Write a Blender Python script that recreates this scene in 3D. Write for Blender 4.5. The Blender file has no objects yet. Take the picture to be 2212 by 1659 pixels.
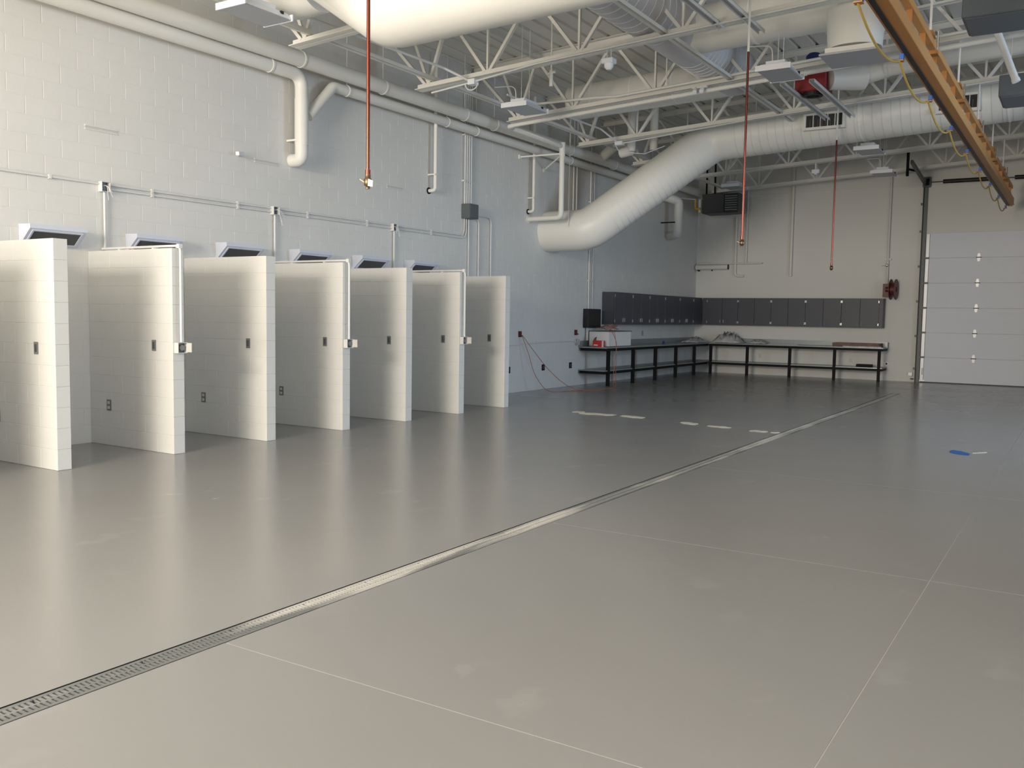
import bpy, math, random
from mathutils import Vector, Matrix
random.seed(7)
S = bpy.context.scene
COL = S.collection
V = Vector

# ------------------------------------------------------------------ camera
CAM = V((9.85, 0, 1.57))
cam_d = bpy.data.cameras.new('camera'); cam = bpy.data.objects.new('camera', cam_d); COL.objects.link(cam)
_r = V((0.84599576, 0.53295467, 0.01582701)); _f = V((-0.53051659, 0.84435218, -0.07497696)); _u = V((-0.05332289, 0.0550337, 0.99705966))
cam.matrix_world = Matrix(((_r.x, _u.x, -_f.x, CAM.x), (_r.y, _u.y, -_f.y, CAM.y), (_r.z, _u.z, -_f.z, CAM.z), (0, 0, 0, 1)))
cam_d.sensor_width = 36; cam_d.lens = 1970 / 2212 * 36; cam_d.clip_end = 200
S.camera = cam

# ------------------------------------------------------------------ world, daylight at the windows, exposure
w = bpy.data.worlds.new('world'); S.world = w; w.use_nodes = True
w.node_tree.nodes['Background'].inputs[0].default_value = (0.62, 0.74, 1.0, 1)
w.node_tree.nodes['Background'].inputs[1].default_value = 0.6
S.view_settings.view_transform = 'Standard'; S.view_settings.look = 'None'
S.view_settings.gamma = 1; S.view_settings.use_curve_mapping = False
S.view_settings.exposure = -0.2

def area(name, loc, direction, sx, sy, power, col):
    l = bpy.data.lights.new(name, 'AREA'); l.shape = 'RECTANGLE'; l.size = sx; l.size_y = sy
    l.energy = power; l.color = col
    o = bpy.data.objects.new(name, l); COL.objects.link(o); o.location = loc
    o.rotation_euler = V(direction).to_track_quat('-Z', 'Z').to_euler()
    return o
area('daylight_rear_window', (5.3, -6.42, 4.35), (0, 1, 0), 4.0, 1.6, 1250, (1.0, 0.915, 0.80))
area('daylight_rear_door', (3.2, -6.42, 1.65), (0, 1, .35), 4.6, 3.0, 850, (1.0, 0.89, 0.745)).data.spread = math.radians(150)
area('daylight_right_window', (16.9, -1.5, 1.9), (-1, .2, -.3), 7.0, 2.4, 480, (0.82, 0.90, 1.0)).data.spread = math.radians(125)
area('daylight_right_window_far', (16.9, 13.5, 1.9), (-1, 0, -.4), 7.0, 2.4, 480, (0.58, 0.77, 1.0)).data.spread = math.radians(115)

# ------------------------------------------------------------------ materials
MAT = {}
def mat(name, col, rough=0.5, metal=0.0, spec=0.5, noise=None, bump=None, **kw):
    if name in MAT: return MAT[name]
    m = bpy.data.materials.new(name); m.use_nodes = True
    nt = m.node_tree; b = nt.nodes['Principled BSDF']
    b.inputs['Base Color'].default_value = (*col, 1); b.inputs['Roughness'].default_value = rough
    b.inputs['Metallic'].default_value = metal; b.inputs['Specular IOR Level'].default_value = spec
    for k, v in kw.items(): b.inputs[k.replace('_', ' ')].default_value = v
    tc = nt.nodes.new('ShaderNodeTexCoord')
    if noise:
        sc, amt = noise
        n = nt.nodes.new('ShaderNodeTexNoise'); n.inputs['Scale'].default_value = sc; n.inputs['Detail'].default_value = 5
        g = nt.nodes.new('ShaderNodeNewGeometry')
        nt.links.new(g.outputs['Position'], n.inputs['Vector'])
        r = nt.nodes.new('ShaderNodeValToRGB'); r.color_ramp.elements[0].position = .3; r.color_ramp.elements[1].position = .7
        r.color_ramp.elements[0].color = (*[c * (1 - amt) for c in col], 1); r.color_ramp.elements[1].color = (*[min(1, c * (1 + amt)) for c in col], 1)
        nt.links.new(n.outputs['Fac'], r.inputs['Fac']); nt.links.new(r.outputs['Color'], b.inputs['Base Color'])
    if bump:
        sc, st = bump
        n = nt.nodes.new('ShaderNodeTexNoise'); n.inputs['Scale'].default_value = sc; n.inputs['Detail'].default_value = 4
        g = nt.nodes.new('ShaderNodeNewGeometry'); nt.links.new(g.outputs['Position'], n.inputs['Vector'])
        bp = nt.nodes.new('ShaderNodeBump'); bp.inputs['Strength'].default_value = st; bp.inputs['Distance'].default_value = 0.01
        nt.links.new(n.outputs['Fac'], bp.inputs['Height']); nt.links.new(bp.outputs['Normal'], b.inputs['Normal'])
    MAT[name] = m
    return m
WALL = (0.70, 0.69, 0.655)
mat('wall_paint', WALL, 0.55, noise=(1.3, .02), bump=(90, .12))
mat('steel_paint', (0.77, 0.755, 0.70), 0.5)
mat('deck_paint', (0.80, 0.78, 0.72), 0.5)
mat('duct_paint', (0.78, 0.77, 0.72), 0.4, noise=(.8, .02))
mat('spiral_metal', (0.66, 0.65, 0.67), 0.45)
mat('seam_white', (0.86, 0.86, 0.85), 0.4)
mat('pipe_paint', (0.75, 0.74, 0.69), 0.45)
mat('conduit_paint', (0.70, 0.70, 0.68), 0.4)
mat('hood_white', (0.63, 0.66, 0.75), 0.45)
mat('filter_dark', (0.085, 0.083, 0.085), 0.8, bump=(220, .6))
mat('box_grey', (0.10, 0.12, 0.125), 0.5)
mat('box_inside', (0.12, 0.14, 0.16), 0.45, 0.6)
mat('wire_white', (0.8, 0.8, 0.78), 0.5)
mat('copper', (0.21, 0.062, 0.046), 0.24, 1.0)
mat('brass', (0.22, 0.15, 0.09), 0.4, 1.0)
mat('tag_white', (0.9, 0.88, 0.92), 0.6)
mat('galvanized', (0.5, 0.52, 0.53), 0.4, 0.7)
mat('track_steel', (0.075, 0.08, 0.085), 0.45, 0.3)
mat('black', (0.012, 0.012, 0.013), 0.5)
mat('black_steel', (0.006, 0.006, 0.007), 0.6, spec=.2)
mat('seam_line', (0.66, 0.65, 0.61), 0.5)
mat('cabinet', (0.056, 0.061, 0.077), 0.45)
mat('handle', (0.6, 0.62, 0.65), 0.3, 0.8)
mat('bench_top', (0.29, 0.325, 0.335), 0.35, 0.3)
mat('door_panel', (0.70, 0.73, 0.80), 0.5, noise=(6, .012))
mat('stile_white', (0.95, 0.96, 0.97), 0.25)
mat('orange', (0.62, 0.31, 0.10), 0.45)
mat('orange_dark', (0.46, 0.20, 0.05), 0.5)
mat('hose_yellow', (0.55, 0.36, 0.07), 0.5)
mat('blue', (0.01, 0.10, 0.42), 0.5)
mat('motor_blue', (0.012, 0.025, 0.12), 0.5)
mat('red', (0.26, 0.012, 0.016), 0.45)
mat('reel_red', (0.11, 0.018, 0.02), 0.45)
mat('cord_orange', (0.40, 0.12, 0.07), 0.5)
mat('fixture_white', (0.80, 0.82, 0.86), 0.4)
mat('lens', (0.40, 0.42, 0.46), 0.35)
mat('panel_grey', (0.13, 0.15, 0.17), 0.5)
mat('carton', (0.78, 0.77, 0.75), 0.6)
mat('carton_red', (0.55, 0.03, 0.025), 0.5)
mat('carton_brown', (0.20, 0.12, 0.055), 0.7)
mat('plastic_sheet', (0.55, 0.55, 0.56), 0.35, Alpha=0.92)
mat('wood', (0.17, 0.10, 0.07), 0.6, noise=(9, .25))
mat('paper', (0.6, 0.62, 0.62), 0.6, noise=(30, .3))
mat('tape_cream', (0.74, 0.71, 0.58), 0.6, noise=(12, .12))
mat('tape_blue', (0.015, 0.13, 0.45), 0.5)
mat('yellow', (0.6, 0.35, 0.02), 0.5)
mat('heater_grey', (0.045, 0.05, 0.05), 0.5)
mat('outlet_grey', (0.19, 0.185, 0.17), 0.5)
mat('outlet_light', (0.6, 0.59, 0.55), 0.5)
mat('chrome', (0.8, 0.8, 0.8), 0.15, 1.0)
mat('trough', (0.015, 0.015, 0.015), 0.9)

def floor_material():
    m = bpy.data.materials.new('floor_epoxy'); m.use_nodes = True; nt = m.node_tree; b = nt.nodes['Principled BSDF']
    N = nt.nodes.new; L = nt.links.new
    g = N('ShaderNodeNewGeometry')
    n1 = N('ShaderNodeTexNoise'); n1.inputs['Scale'].default_value = .4; n1.inputs['Detail'].default_value = 2
    L(g.outputs['Position'], n1.inputs['Vector'])
    r1 = N('ShaderNodeValToRGB'); r1.color_ramp.elements[0].position = .3; r1.color_ramp.elements[1].position = .72
    r1.color_ramp.elements[0].color = (.262, .260, .255, 1); r1.color_ramp.elements[1].color = (.280, .278, .273, 1)
    L(n1.outputs['Fac'], r1.inputs['Fac'])
    # dusty scuffs: sparse pale blotches left by shoes and mops
    vo = N('ShaderNodeTexVoronoi'); vo.inputs['Scale'].default_value = 2.6; vo.inputs['Randomness'].default_value = 1
    mp = N('ShaderNodeMapping'); mp.inputs['Scale'].default_value = (1.0, .55, 1)
    L(g.outputs['Position'], mp.inputs['Vector'])
    nd = N('ShaderNodeTexNoise'); nd.inputs['Scale'].default_value = 7; L(g.outputs['Position'], nd.inputs['Vector'])
    mx = N('ShaderNodeMix'); mx.data_type = 'RGBA'; mx.blend_type = 'LINEAR_LIGHT'; mx.inputs[0].default_value = .12
    L(mp.outputs['Vector'], mx.inputs[6]); L(nd.outputs['Color'], mx.inputs[7]); L(mx.outputs[2], vo.inputs['Vector'])
    r2 = N('ShaderNodeValToRGB'); r2.color_ramp.elements[0].position = .08; r2.color_ramp.elements[1].position = .26; r2.color_ramp.interpolation = 'EASE'
    r2.color_ramp.elements[0].color = (1, 1, 1, 1); r2.color_ramp.elements[1].color = (0, 0, 0, 1)
    L(vo.outputs['Distance'], r2.inputs['Fac'])
    n3 = N('ShaderNodeTexNoise'); n3.inputs['Scale'].default_value = .9; L(g.outputs['Position'], n3.inputs['Vector'])
    r3 = N('ShaderNodeValToRGB'); r3.color_ramp.elements[0].position = .42; r3.color_ramp.elements[1].position = .75
    L(n3.outputs['Fac'], r3.inputs['Fac'])
    mu = N('ShaderNodeMath'); mu.operation = 'MULTIPLY'; L(r2.outputs['Color'], mu.inputs[0]); L(r3.outputs['Color'], mu.inputs[1])
    mu2 = N('ShaderNodeMath'); mu2.operation = 'MULTIPLY'; mu2.inputs[1].default_value = .16; L(mu.outputs[0], mu2.inputs[0])
    mc = N('ShaderNodeMix'); mc.data_type = 'RGBA'; L(mu2.outputs[0], mc.inputs[0]); L(r1.outputs['Color'], mc.inputs[6]); mc.inputs[7].default_value = (.52, .52, .50, 1)
    L(mc.outputs[2], b.inputs['Base Color'])
    n2 = N('ShaderNodeTexNoise'); n2.inputs['Scale'].default_value = .8; n2.inputs['Detail'].default_value = 2; L(g.outputs['Position'], n2.inputs['Vector'])
    mr = N('ShaderNodeMapRange'); mr.inputs[3].default_value = .19; mr.inputs[4].default_value = .27; L(n2.outputs['Fac'], mr.inputs[0])
    ad = N('ShaderNodeMath'); ad.operation = 'MULTIPLY_ADD'; ad.inputs[1].default_value = .35; L(mu2.outputs[0], ad.inputs[0]); L(mr.outputs[0], ad.inputs[2])
    L(ad.outputs[0], b.inputs['Roughness'])
    n4 = N('ShaderNodeTexNoise'); n4.inputs['Scale'].default_value = 3.0; n4.inputs['Detail'].default_value = 3; L(g.outputs['Position'], n4.inputs['Vector'])
    bp = N('ShaderNodeBump'); bp.inputs['Strength'].default_value = .012; bp.inputs['Distance'].default_value = .01
    L(n4.outputs['Fac'], bp.inputs['Height']); L(bp.outputs['Normal'], b.inputs['Normal'])
    MAT['floor'] = m
floor_material()
mat('joint_dust', (.44, .43, .40), .8)

def grate_material():
    m = bpy.data.materials.new('grate_metal'); m.use_nodes = True; nt = m.node_tree; b = nt.nodes['Principled BSDF']
    N = nt.nodes.new; L = nt.links.new
    g = N('ShaderNodeNewGeometry'); mp = N('ShaderNodeMapping'); mp.inputs['Scale'].default_value = (3.0, .42, 1); mp.inputs['Location'].default_value = (0, .37, 0)
    L(g.outputs['Position'], mp.inputs['Vector'])
    n = N('ShaderNodeTexNoise'); n.inputs['Scale'].default_value = 1.6; n.inputs['Detail'].default_value = 4; L(mp.outputs['Vector'], n.inputs['Vector'])
    r = N('ShaderNodeValToRGB'); r.color_ramp.elements[0].position = .44; r.color_ramp.elements[1].position = .58
    sy = N('ShaderNodeSeparateXYZ'); L(g.outputs['Position'], sy.inputs[0])
    sm = N('ShaderNodeMapRange'); sm.inputs[1].default_value = 2.6; sm.inputs[2].default_value = 3.6; sm.inputs[3].default_value = .72; L(sy.outputs[1], sm.inputs[0])
    mq = N('ShaderNodeMath'); mq.operation = 'MULTIPLY'; L(n.outputs['Fac'], mq.inputs[0]); L(sm.outputs[0], mq.inputs[1])
    L(mq.outputs[0], r.inputs['Fac'])
    mc = N('ShaderNodeMix'); mc.data_type = 'RGBA'; L(r.outputs['Color'], mc.inputs[0])
    mc.inputs[6].default_value = (.25, .26, .26, 1); mc.inputs[7].default_value = (.46, .45, .42, 1)
    L(mc.outputs[2], b.inputs['Base Color'])
    mm = N('ShaderNodeMath'); mm.operation = 'MULTIPLY_ADD'; mm.inputs[1].default_value = -.6; mm.inputs[2].default_value = .6
    L(r.outputs['Color'], mm.inputs[0]); L(mm.outputs[0], b.inputs['Metallic']); b.inputs['Roughness'].default_value = .5
    MAT['grate'] = m
grate_material()

def brick_bump_material():
    m = bpy.data.materials.new('wall_block_paint'); m.use_nodes = True; nt = m.node_tree; b = nt.nodes['Principled BSDF']
    N = nt.nodes.new; L = nt.links.new
    b.inputs['Base Color'].default_value = (*WALL, 1); b.inputs['Roughness'].default_value = .55
    g = N('ShaderNodeNewGeometry'); s = N('ShaderNodeSeparateXYZ'); L(g.outputs['Position'], s.inputs[0])
    a = N('ShaderNodeMath'); a.operation = 'ADD'; L(s.outputs[0], a.inputs[0]); L(s.outputs[1], a.inputs[1])
    c = N('ShaderNodeCombineXYZ'); L(a.outputs[0], c.inputs[0]); L(s.outputs[2], c.inputs[1])
    br = N('ShaderNodeTexBrick'); br.inputs['Scale'].default_value = 1; br.inputs['Brick Width'].default_value = .4064; br.inputs['Row Height'].default_value = .2032
    br.inputs['Mortar Size'].default_value = .005; br.inputs['Mortar Smooth'].default_value = .4; br.offset = .5
    L(c.outputs[0], br.inputs['Vector'])
    bp = N('ShaderNodeBump'); bp.invert = True; bp.inputs['Strength'].default_value = .25; bp.inputs['Distance'].default_value = .004
    L(br.outputs['Fac'], bp.inputs['Height']); L(bp.outputs['Normal'], b.inputs['Normal'])
    MAT['wall_block'] = m
brick_bump_material()

# ------------------------------------------------------------------ mesh helpers
class MB:
    def __init__(s): s.v = []; s.f = []; s.sm = []
    def add(s, vs, fs, smooth=False):
        n = len(s.v); s.v += [V(p) for p in vs]; s.f += [[i + n for i in f] for f in fs]; s.sm += [smooth] * len(fs); return s
    def box(s, x0, x1, y0, y1, z0, z1):
        vs = [(x, y, z) for x in (x0, x1) for y in (y0, y1) for z in (z0, z1)]
        return s.add(vs, [(0, 1, 3, 2), (4, 6, 7, 5), (0, 4, 5, 1), (2, 3, 7, 6), (0, 2, 6, 4), (1, 5, 7, 3)])
    def cbox(s, c, d): return s.box(c[0] - d[0] / 2, c[0] + d[0] / 2, c[1] - d[1] / 2, c[1] + d[1] / 2, c[2] - d[2] / 2, c[2] + d[2] / 2)
    def bevbox(s, x0, x1, y0, y1, z0, z1, e):
        # box with chamfered edges: 24 verts
        vs = []; ix = {}
        X = (x0, x1); Y = (y0, y1); Z = (z0, z1)
        for i in (0, 1):
            for j in (0, 1):
                for k in (0, 1):
                    sx = e if i == 0 else -e; sy = e if j == 0 else -e; sz = e if k == 0 else -e
                    ix[i, j, k, 0] = len(vs); vs.append((X[i], Y[j] + sy, Z[k] + sz))
                    ix[i, j, k, 1] = len(vs); vs.append((X[i] + sx, Y[j], Z[k] + sz))
                    ix[i, j, k, 2] = len(vs); vs.append((X[i] + sx, Y[j] + sy, Z[k]))
        fs = []
        for i in (0, 1):
            fs.append([ix[i, 0, 0, 0], ix[i, 1, 0, 0], ix[i, 1, 1, 0], ix[i, 0, 1, 0]])
            fs.append([ix[0, i, 0, 1], ix[1, i, 0, 1], ix[1, i, 1, 1], ix[0, i, 1, 1]])
            fs.append([ix[0, 0, i, 2], ix[1, 0, i, 2], ix[1, 1, i, 2], ix[0, 1, i, 2]])
        for a in (0, 1):
            for c in (0, 1):
                fs.append([ix[a, c, 0, 0], ix[a, c, 1, 0], ix[a, c, 1, 1], ix[a, c, 0, 1]])
                fs.append([ix[a, 0, c, 0], ix[a, 1, c, 0], ix[a, 1, c, 2], ix[a, 0, c, 2]])
                fs.append([ix[0, a, c, 1], ix[1, a, c, 1], ix[1, a, c, 2], ix[0, a, c, 2]])
                for d in (0, 1): fs.append([ix[a, c, d, 0], ix[a, c, d, 1], ix[a, c, d, 2]])
        return s.add(vs, fs)
    def bar(s, p, q, wd, ht, up=(0, 0, 1)):
        # rectangular bar from p to q
        p, q = V(p), V(q); t = (q - p).normalized(); u = V(up)
        if abs(t.dot(u)) > .98: u = V((0, 1, 0))
        a = t.cross(u).normalized() * wd / 2; c = a.cross(t).normalized() * ht / 2
        vs = [e + i * a + j * c for e in (p, q) for i in (-1, 1) for j in (-1, 1)]
        return s.add(vs, [(0, 1, 3, 2), (4, 6, 7, 5), (0, 4, 5, 1), (2, 3, 7, 6), (0, 2, 6, 4), (1, 5, 7, 3)])
    def tube(s, pts, r, n=12, caps=True, smooth=True):
        pts = [V(p) for p in pts]; m = len(pts); rs = r if isinstance(r, (list, tuple)) else [r] * m
        T = []
        for i in range(m):
            a = (pts[i] - pts[i - 1]).normalized() if i > 0 else None
            c = (pts[i + 1] - pts[i]).normalized() if i < m - 1 else None
            T.append(((a or c) + (c or a)).normalized())
        u = V((0, 0, 1)) if abs(T[0].z) < .9 else V((1, 0, 0))
        u = (u - T[0] * u.dot(T[0])).normalized(); vs = []; fs = []
        for i in range(m):
            if i: u = (u - T[i] * u.dot(T[i])).normalized()
            w_ = T[i].cross(u)
            k = 1.0
            for j in range(n):
                an = 2 * math.pi * j / n; vs.append(pts[i] + (u * math.cos(an) + w_ * math.sin(an)) * rs[i] * k)
        for i in range(m - 1):
            for j in range(n):
                a = i * n + j; c = i * n + (j + 1) % n; fs.append((a, c, c + n, a + n))
        s.add(vs, fs, smooth)
        if caps: s.add(vs[:n], [list(range(n))[::-1]]); s.add(vs[-n:], [list(range(n))])
        return s
    def ring(s, c, axis, r0, r1, h, n=20):
        c = V(c); t = V(axis).normalized(); u = V((0, 0, 1)) if abs(t.z) < .9 else V((1, 0, 0)); u = (u - t * u.dot(t)).normalized(); w_ = t.cross(u)
        vs = []; fs = []
        for j in range(n):
            an = 2 * math.pi * j / n; d = u * math.cos(an) + w_ * math.sin(an)
            vs += [c + d * r0 - t * h / 2, c + d * r1 - t * h / 2, c + d * r1 + t * h / 2, c + d * r0 + t * h / 2]
        for j in range(n):
            a = 4 * j; e = 4 * ((j + 1) % n)
            for k in range(4): fs.append((a + k, a + (k + 1) % 4, e + (k + 1) % 4, e + k))
        return s.add(vs, fs, False)
    def prism(s, poly, axis, a0, a1):
        # poly in the two other axes (order x,y,z without axis)
        n = len(poly); vs = []
        for a in (a0, a1):
            for p in poly:
                q = list(p); q.insert(axis, a); vs.append(q)
        fs = [list(range(n)), list(range(n, 2 * n))[::-1]] + [(i, (i + 1) % n, n + (i + 1) % n, n + i) for i in range(n)]
        return s.add(vs, fs)
    def mesh(s, name, m, off=V((0, 0, 0))):
        me = bpy.data.meshes.new(name); me.from_pydata([tuple(p - off) for p in s.v], [], s.f)
        me.polygons.foreach_set('use_smooth', s.sm); me.validate()
        import bmesh
        b = bmesh.new(); b.from_mesh(me); bmesh.ops.recalc_face_normals(b, faces=b.faces); b.to_mesh(me); b.free()
        if m: me.materials.append(MAT[m])
        return me
    def build(s, name, m, parent=None, label=None, cat=None, group=None, kind=None):
        off = wpos(parent) if parent else V((0, 0, 0))
        if parent is None:   # put the origin at the base of the thing
            xs = [p.x for p in s.v]; ys = [p.y for p in s.v]; zs = [p.z for p in s.v]
            off = V(((min(xs) + max(xs)) / 2, (min(ys) + max(ys)) / 2, min(zs)))
        o = bpy.data.objects.new(name, s.mesh(name, m, off)); COL.objects.link(o)
        if parent: o.parent = parent
        else: o.location = off
        tag(o, label, cat, group, kind); return o
def wpos(o):
    p = V((0, 0, 0))
    while o: p += o.location; o = o.parent
    return p
def tag(o, label=None, cat=None, group=None, kind=None):
    if label: o['label'] = label
    if cat: o['category'] = cat
    if group: o['group'] = group
    if kind: o['kind'] = kind
    return o
def thing(name, loc, label=None, cat=None, group=None, kind=None):
    o = bpy.data.objects.new(name, None); COL.objects.link(o); o.location = loc; o.empty_display_size = .2
    return tag(o, label, cat, group, kind)
def copy_tree(o, loc, label, parent=None):
    c = o.copy(); COL.objects.link(c)
    if parent is None: c.location = loc; c['label'] = label
    else: c.parent = parent
    for ch in list(o.children): copy_tree(ch, None, None, c)
    return c
def inst(src, name, loc, parent):
    o = bpy.data.objects.new(name, src); COL.objects.link(o); o.parent = parent; o.location = V(loc) - wpos(parent); return o
def fillet(pts, r, n=5):
    pts = [V(p) for p in pts]; out = [pts[0]]
    for i in range(1, len(pts) - 1):
        p, a, c = pts[i], pts[i - 1] - pts[i], pts[i + 1] - pts[i]
        la, lc = a.length, c.length; a.normalize(); c.normalize()
        ang = a.angle(c); d = min(r / math.tan(ang / 2) if ang < 3.1 else 0, la * .49, lc * .49)
        s0, s1 = p + a * d, p + c * d
        for k in range(n + 1):
            t = k / n; out.append(s0 * (1 - t) ** 2 + p * 2 * t * (1 - t) + s1 * t ** 2)
    return out + [pts[-1]]
def zc(x): return 5.0 + .054 * x        # joist bottom chord underside
def zd(x): return 6.10 + .054 * x       # underside of roof deck

YB = 25.8; XR = 17.0; YR = -6.5
# ================================================================== THE SETTING
# ---- left wall: painted concrete block
CH, CW = .2032, .4064
wl = MB().box(-.25, -.0024, YR, YB, 0, 6.15).build('wall_left', 'wall_paint', kind='structure')
def block_mesh(m, y0, y1, z0, z1):
    g, e = .003, .0025; a, b_, c, d = y0 + g, y1 - g, z0 + g, z1 - g
    vs = [(-.006, a, c), (-.006, b_, c), (-.006, b_, d), (-.006, a, d), (0, a + e, c + e), (0, b_ - e, c + e), (0, b_ - e, d - e), (0, a + e, d - e)]
    m.add(vs, [(4, 5, 6, 7), (0, 1, 5, 4), (1, 2, 6, 5), (2, 3, 7, 6), (3, 0, 4, 7)])
bm = MB(); block_mesh(bm, 0, CW, 0, CH); bmesh_block = bm.mesh('block', 'wall_paint')
rest = MB(); nb = 0
for row in range(30):
    z0 = row * CH; y = 4.47 - (.2032 if row % 2 else 0)
    while y < YB - .02:
        y1 = min(y + CW, YB)
        if 11 <= row <= 24 and y1 - y > .4 and 5.1 < y < 13.6 and nb < 298:
            inst(bmesh_block, 'block', (0, y, z0), wl); nb += 1
        else: block_mesh(rest, y, y1, z0, z0 + CH)
        y += CW
rest.build('block_courses', 'wall_paint', wl, kind='stuff')
near = MB()
y = 4.47
near.box(-.006, 0, YR, 4.27, 0, 6.1)
near.build('wall_face', 'wall_block', wl)

# ---- back wall, rear wall, right wall
wb = MB()
wb.box(-.25, XR + .25, YB, YB + .25, 0, 7.1)
wb.build('wall_back', 'wall_block', kind='structure')
wr = MB()
for a in ((-.25, .8, 0, 7.2), (7.3, XR + .25, 0, 7.2), (.8, 3.3, 3.2, 7.2), (5.6, 7.3, 0, 3.2), (3.3, 7.3, 3.2, 3.55), (3.3, 7.3, 5.15, 7.2)): wr.box(a[0], a[1], YR - .25, YR, a[2], a[3])
wr.build('wall_rear', 'wall_block', kind='structure')
wq = MB()
ys = [(YR, -5.0), (2.0, 10.0), (17.0, YB)]
for a in ys: wq.box(XR, XR + .25, a[0], a[1], 0, 7.2)
for a in ((-5.0, 2.0), (10.0, 17.0)):
    wq.box(XR, XR + .25, a[0], a[1], 0, .7); wq.box(XR, XR + .25, a[0], a[1], 3.1, 7.2)
wq.build('wall_right', 'wall_block', kind='structure')
def window(name, pts, axis):
    t = thing(name, pts[0], kind='structure')
    (x0, y0, z0), (x1, y1, z1) = pts
    f = MB()
    n = 4
    for k in range(n + 1):
        if axis == 1: x = x0 + (x1 - x0) * k / n; f.box(x - .03, x + .03, y0, y1, z0, z1)
        else: y = y0 + (y1 - y0) * k / n; f.box(x0, x1, y - .03, y + .03, z0, z1)
    f.build('window_frame', 'track_steel', t)
window('window_1', ((3.3, YR - .2, 3.55), (7.3, YR - .12, 5.15)), 1)
window('window_2', ((XR + .12, -5.0, .7), (XR + .2, 2.0, 3.1)), 0)
window('window_3', ((XR + .12, 10.0, .7), (XR + .2, 17.0, 3.1)), 0)

# ---- floor: slabs either side of the trench drain, thin dusty joints between
fl = MB().box(-.25, 6.31, YR, YB, -.25, -.0014).box(6.47, XR, YR, YB, -.25, -.0014).box(6.31, 6.47, 21.4, YB, -.25, -.0014).build('floor', 'joint_dust', kind='structure')
def slab(x0, x1, y0, y1):
    g = .0028; MB().box(x0 + g, x1 - g, y0 + g, y1 - g, -.0013, 0).build('slab', 'floor', fl)
slab(-.004, 6.3135, YR, 12.9); slab(-.004, 6.3135, 12.9, YB)
ycut = [YR, -3.3, -.25, 2.86, 5.97, 9.2, 12.5, 15.8, 19.0, 21.4, YB]
for y0, y1 in zip(ycut[:-1], ycut[1:]):
    for x0, x1 in ((6.4665, 9.12), (9.12, 12.3), (12.3, XR)): slab(x0, x1, y0, y1)
slab(6.3065, 6.4735, 21.3965, YB)

# ---- roof deck: trapezoid flutes running away from the camera, sloped up from the left wall
dk = MB(); prof = []
x = -.2; P = .305
while x < XR + .3:
    for dx, dz in ((0, 0), (.235, 0), (.25, .05), (.29, .05)): prof.append((x + dx, zd(x + dx) + dz))
    x += P
vs = [(a, YR - .2, c) for a, c in prof] + [(a, YB + .2, c) for a, c in prof]; n = len(prof)
dk.add(vs, [(i, i + 1, n + i + 1, n + i) for i in range(n - 1)])
dk.build('ceiling', 'deck_paint', kind='structure')

# ---- sectional overhead door in the back wall
D1 = thing('door_1', (6.2, YB, 0), kind='structure', label='closed pale grey sectional overhead door in the back wall')
DH = .638; DX0, DX1 = 6.22, 10.6
for k in range(6):
    z0 = .02 + k * DH
    m = MB().bevbox(DX0 + .085, DX1, YB - .055, YB - .004, z0 + .001, z0 + DH - .001, .003)
    for q in range(1, 4): m.box(DX0 + .085, DX1, YB - .0575, YB - .055, z0 + q * DH / 4 - .002, z0 + q * DH / 4 + .002)
    m.build('door_section', 'door_panel', D1)
    MB().bevbox(DX0, DX0 + .08, YB - .075, YB - .004, z0 + .02, z0 + DH - .02, .006).build('end_stile', 'stile_white', D1)
    if k: 
        h = MB().box(DX0 - .02, DX0 + .09, YB - .085, YB - .076, z0 - .022, z0 + .022)
        h.build('roller_hinge', 'track_steel', D1)
        for hx in (7.45, 8.72, 9.98):
            hg = MB()
            hg.prism([(hx - .04, z0 - .012), (hx - .025, z0 - .10), (hx + .025, z0 - .10), (hx + .04, z0 - .012)], 1, YB - .067, YB - .058)
            hg.prism([(hx - .04, z0 + .012), (hx - .025, z0 + .10), (hx + .025, z0 + .10), (hx + .04, z0 + .012)], 1, YB - .067, YB - .058)
            ho = hg.build('hinge', 'stile_white', D1)
            MB().tube([(hx - .06, YB - .068, z0), (hx + .06, YB - .068, z0)], .012, 8).build('hinge_pin', 'track_steel', ho)
MB().box(DX0, DX1, YB - .06, YB - .01, 0, .025).build('bottom_seal', 'black', D1)
MB().box(DX0 - .01, DX0 + .12, YB - .09, YB - .06, .03, .07).build('bottom_bracket', 'stile_white', D1)
MB().box(DX0 + .035, DX0 + .07, YB - .078, YB - .075, .2, .38).build('caution_label', 'outlet_light', D1)
tr = MB()
tr.box(6.10, 6.20, YB - .05, YB - .005, 0, 5.08); tr.box(6.10, 6.112, YB - .14, YB - .05, 0, 5.08)
tr.build('track', 'track_steel', D1)
MB().box(6.19, 6.20, YB - .075, YB - .05, 0, 5.0).build('track_lip', 'track_steel', D1)
for z in (.35, 1.2, 2.1, 3.0, 3.9, 4.6): MB().box(6.04, 6.11, YB - .03, YB - .002, z - .03, z + .03).build('track_bracket', 'track_steel', D1)
hz = MB(); hz.bar((6.15, YB - .12, 5.08), (6.15, 23.4, 5.32), .06, .09); hz.build('ceiling_track', 'track_steel', D1)
MB().box(5.86, 5.92, 24.45, 24.51, 5.15, 5.75).build('track_hanger', 'black_steel', D1)
MB().bar((5.89, 24.48, 5.32), (6.15, 24.48, 5.25), .04, .05).build('track_hanger_arm', 'black_steel', D1)
MB().box(6.08, 6.26, YB - .16, YB - .01, 5.02, 5.27).build('bearing_plate', 'track_steel', D1)
MB().tube([(6.1, YB - .09, 5.14), (10.6, YB - .09, 5.14)], .014, 8).build('torsion_shaft', 'track_steel', D1)
for a, b_ in ((6.55, 7.85), (8.15, 9.45)):
    c = MB().tube([(a, YB - .09, 5.14), (b_, YB - .09, 5.14)], .052, 14)
    c.build('torsion_spring', 'black', D1)
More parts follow.
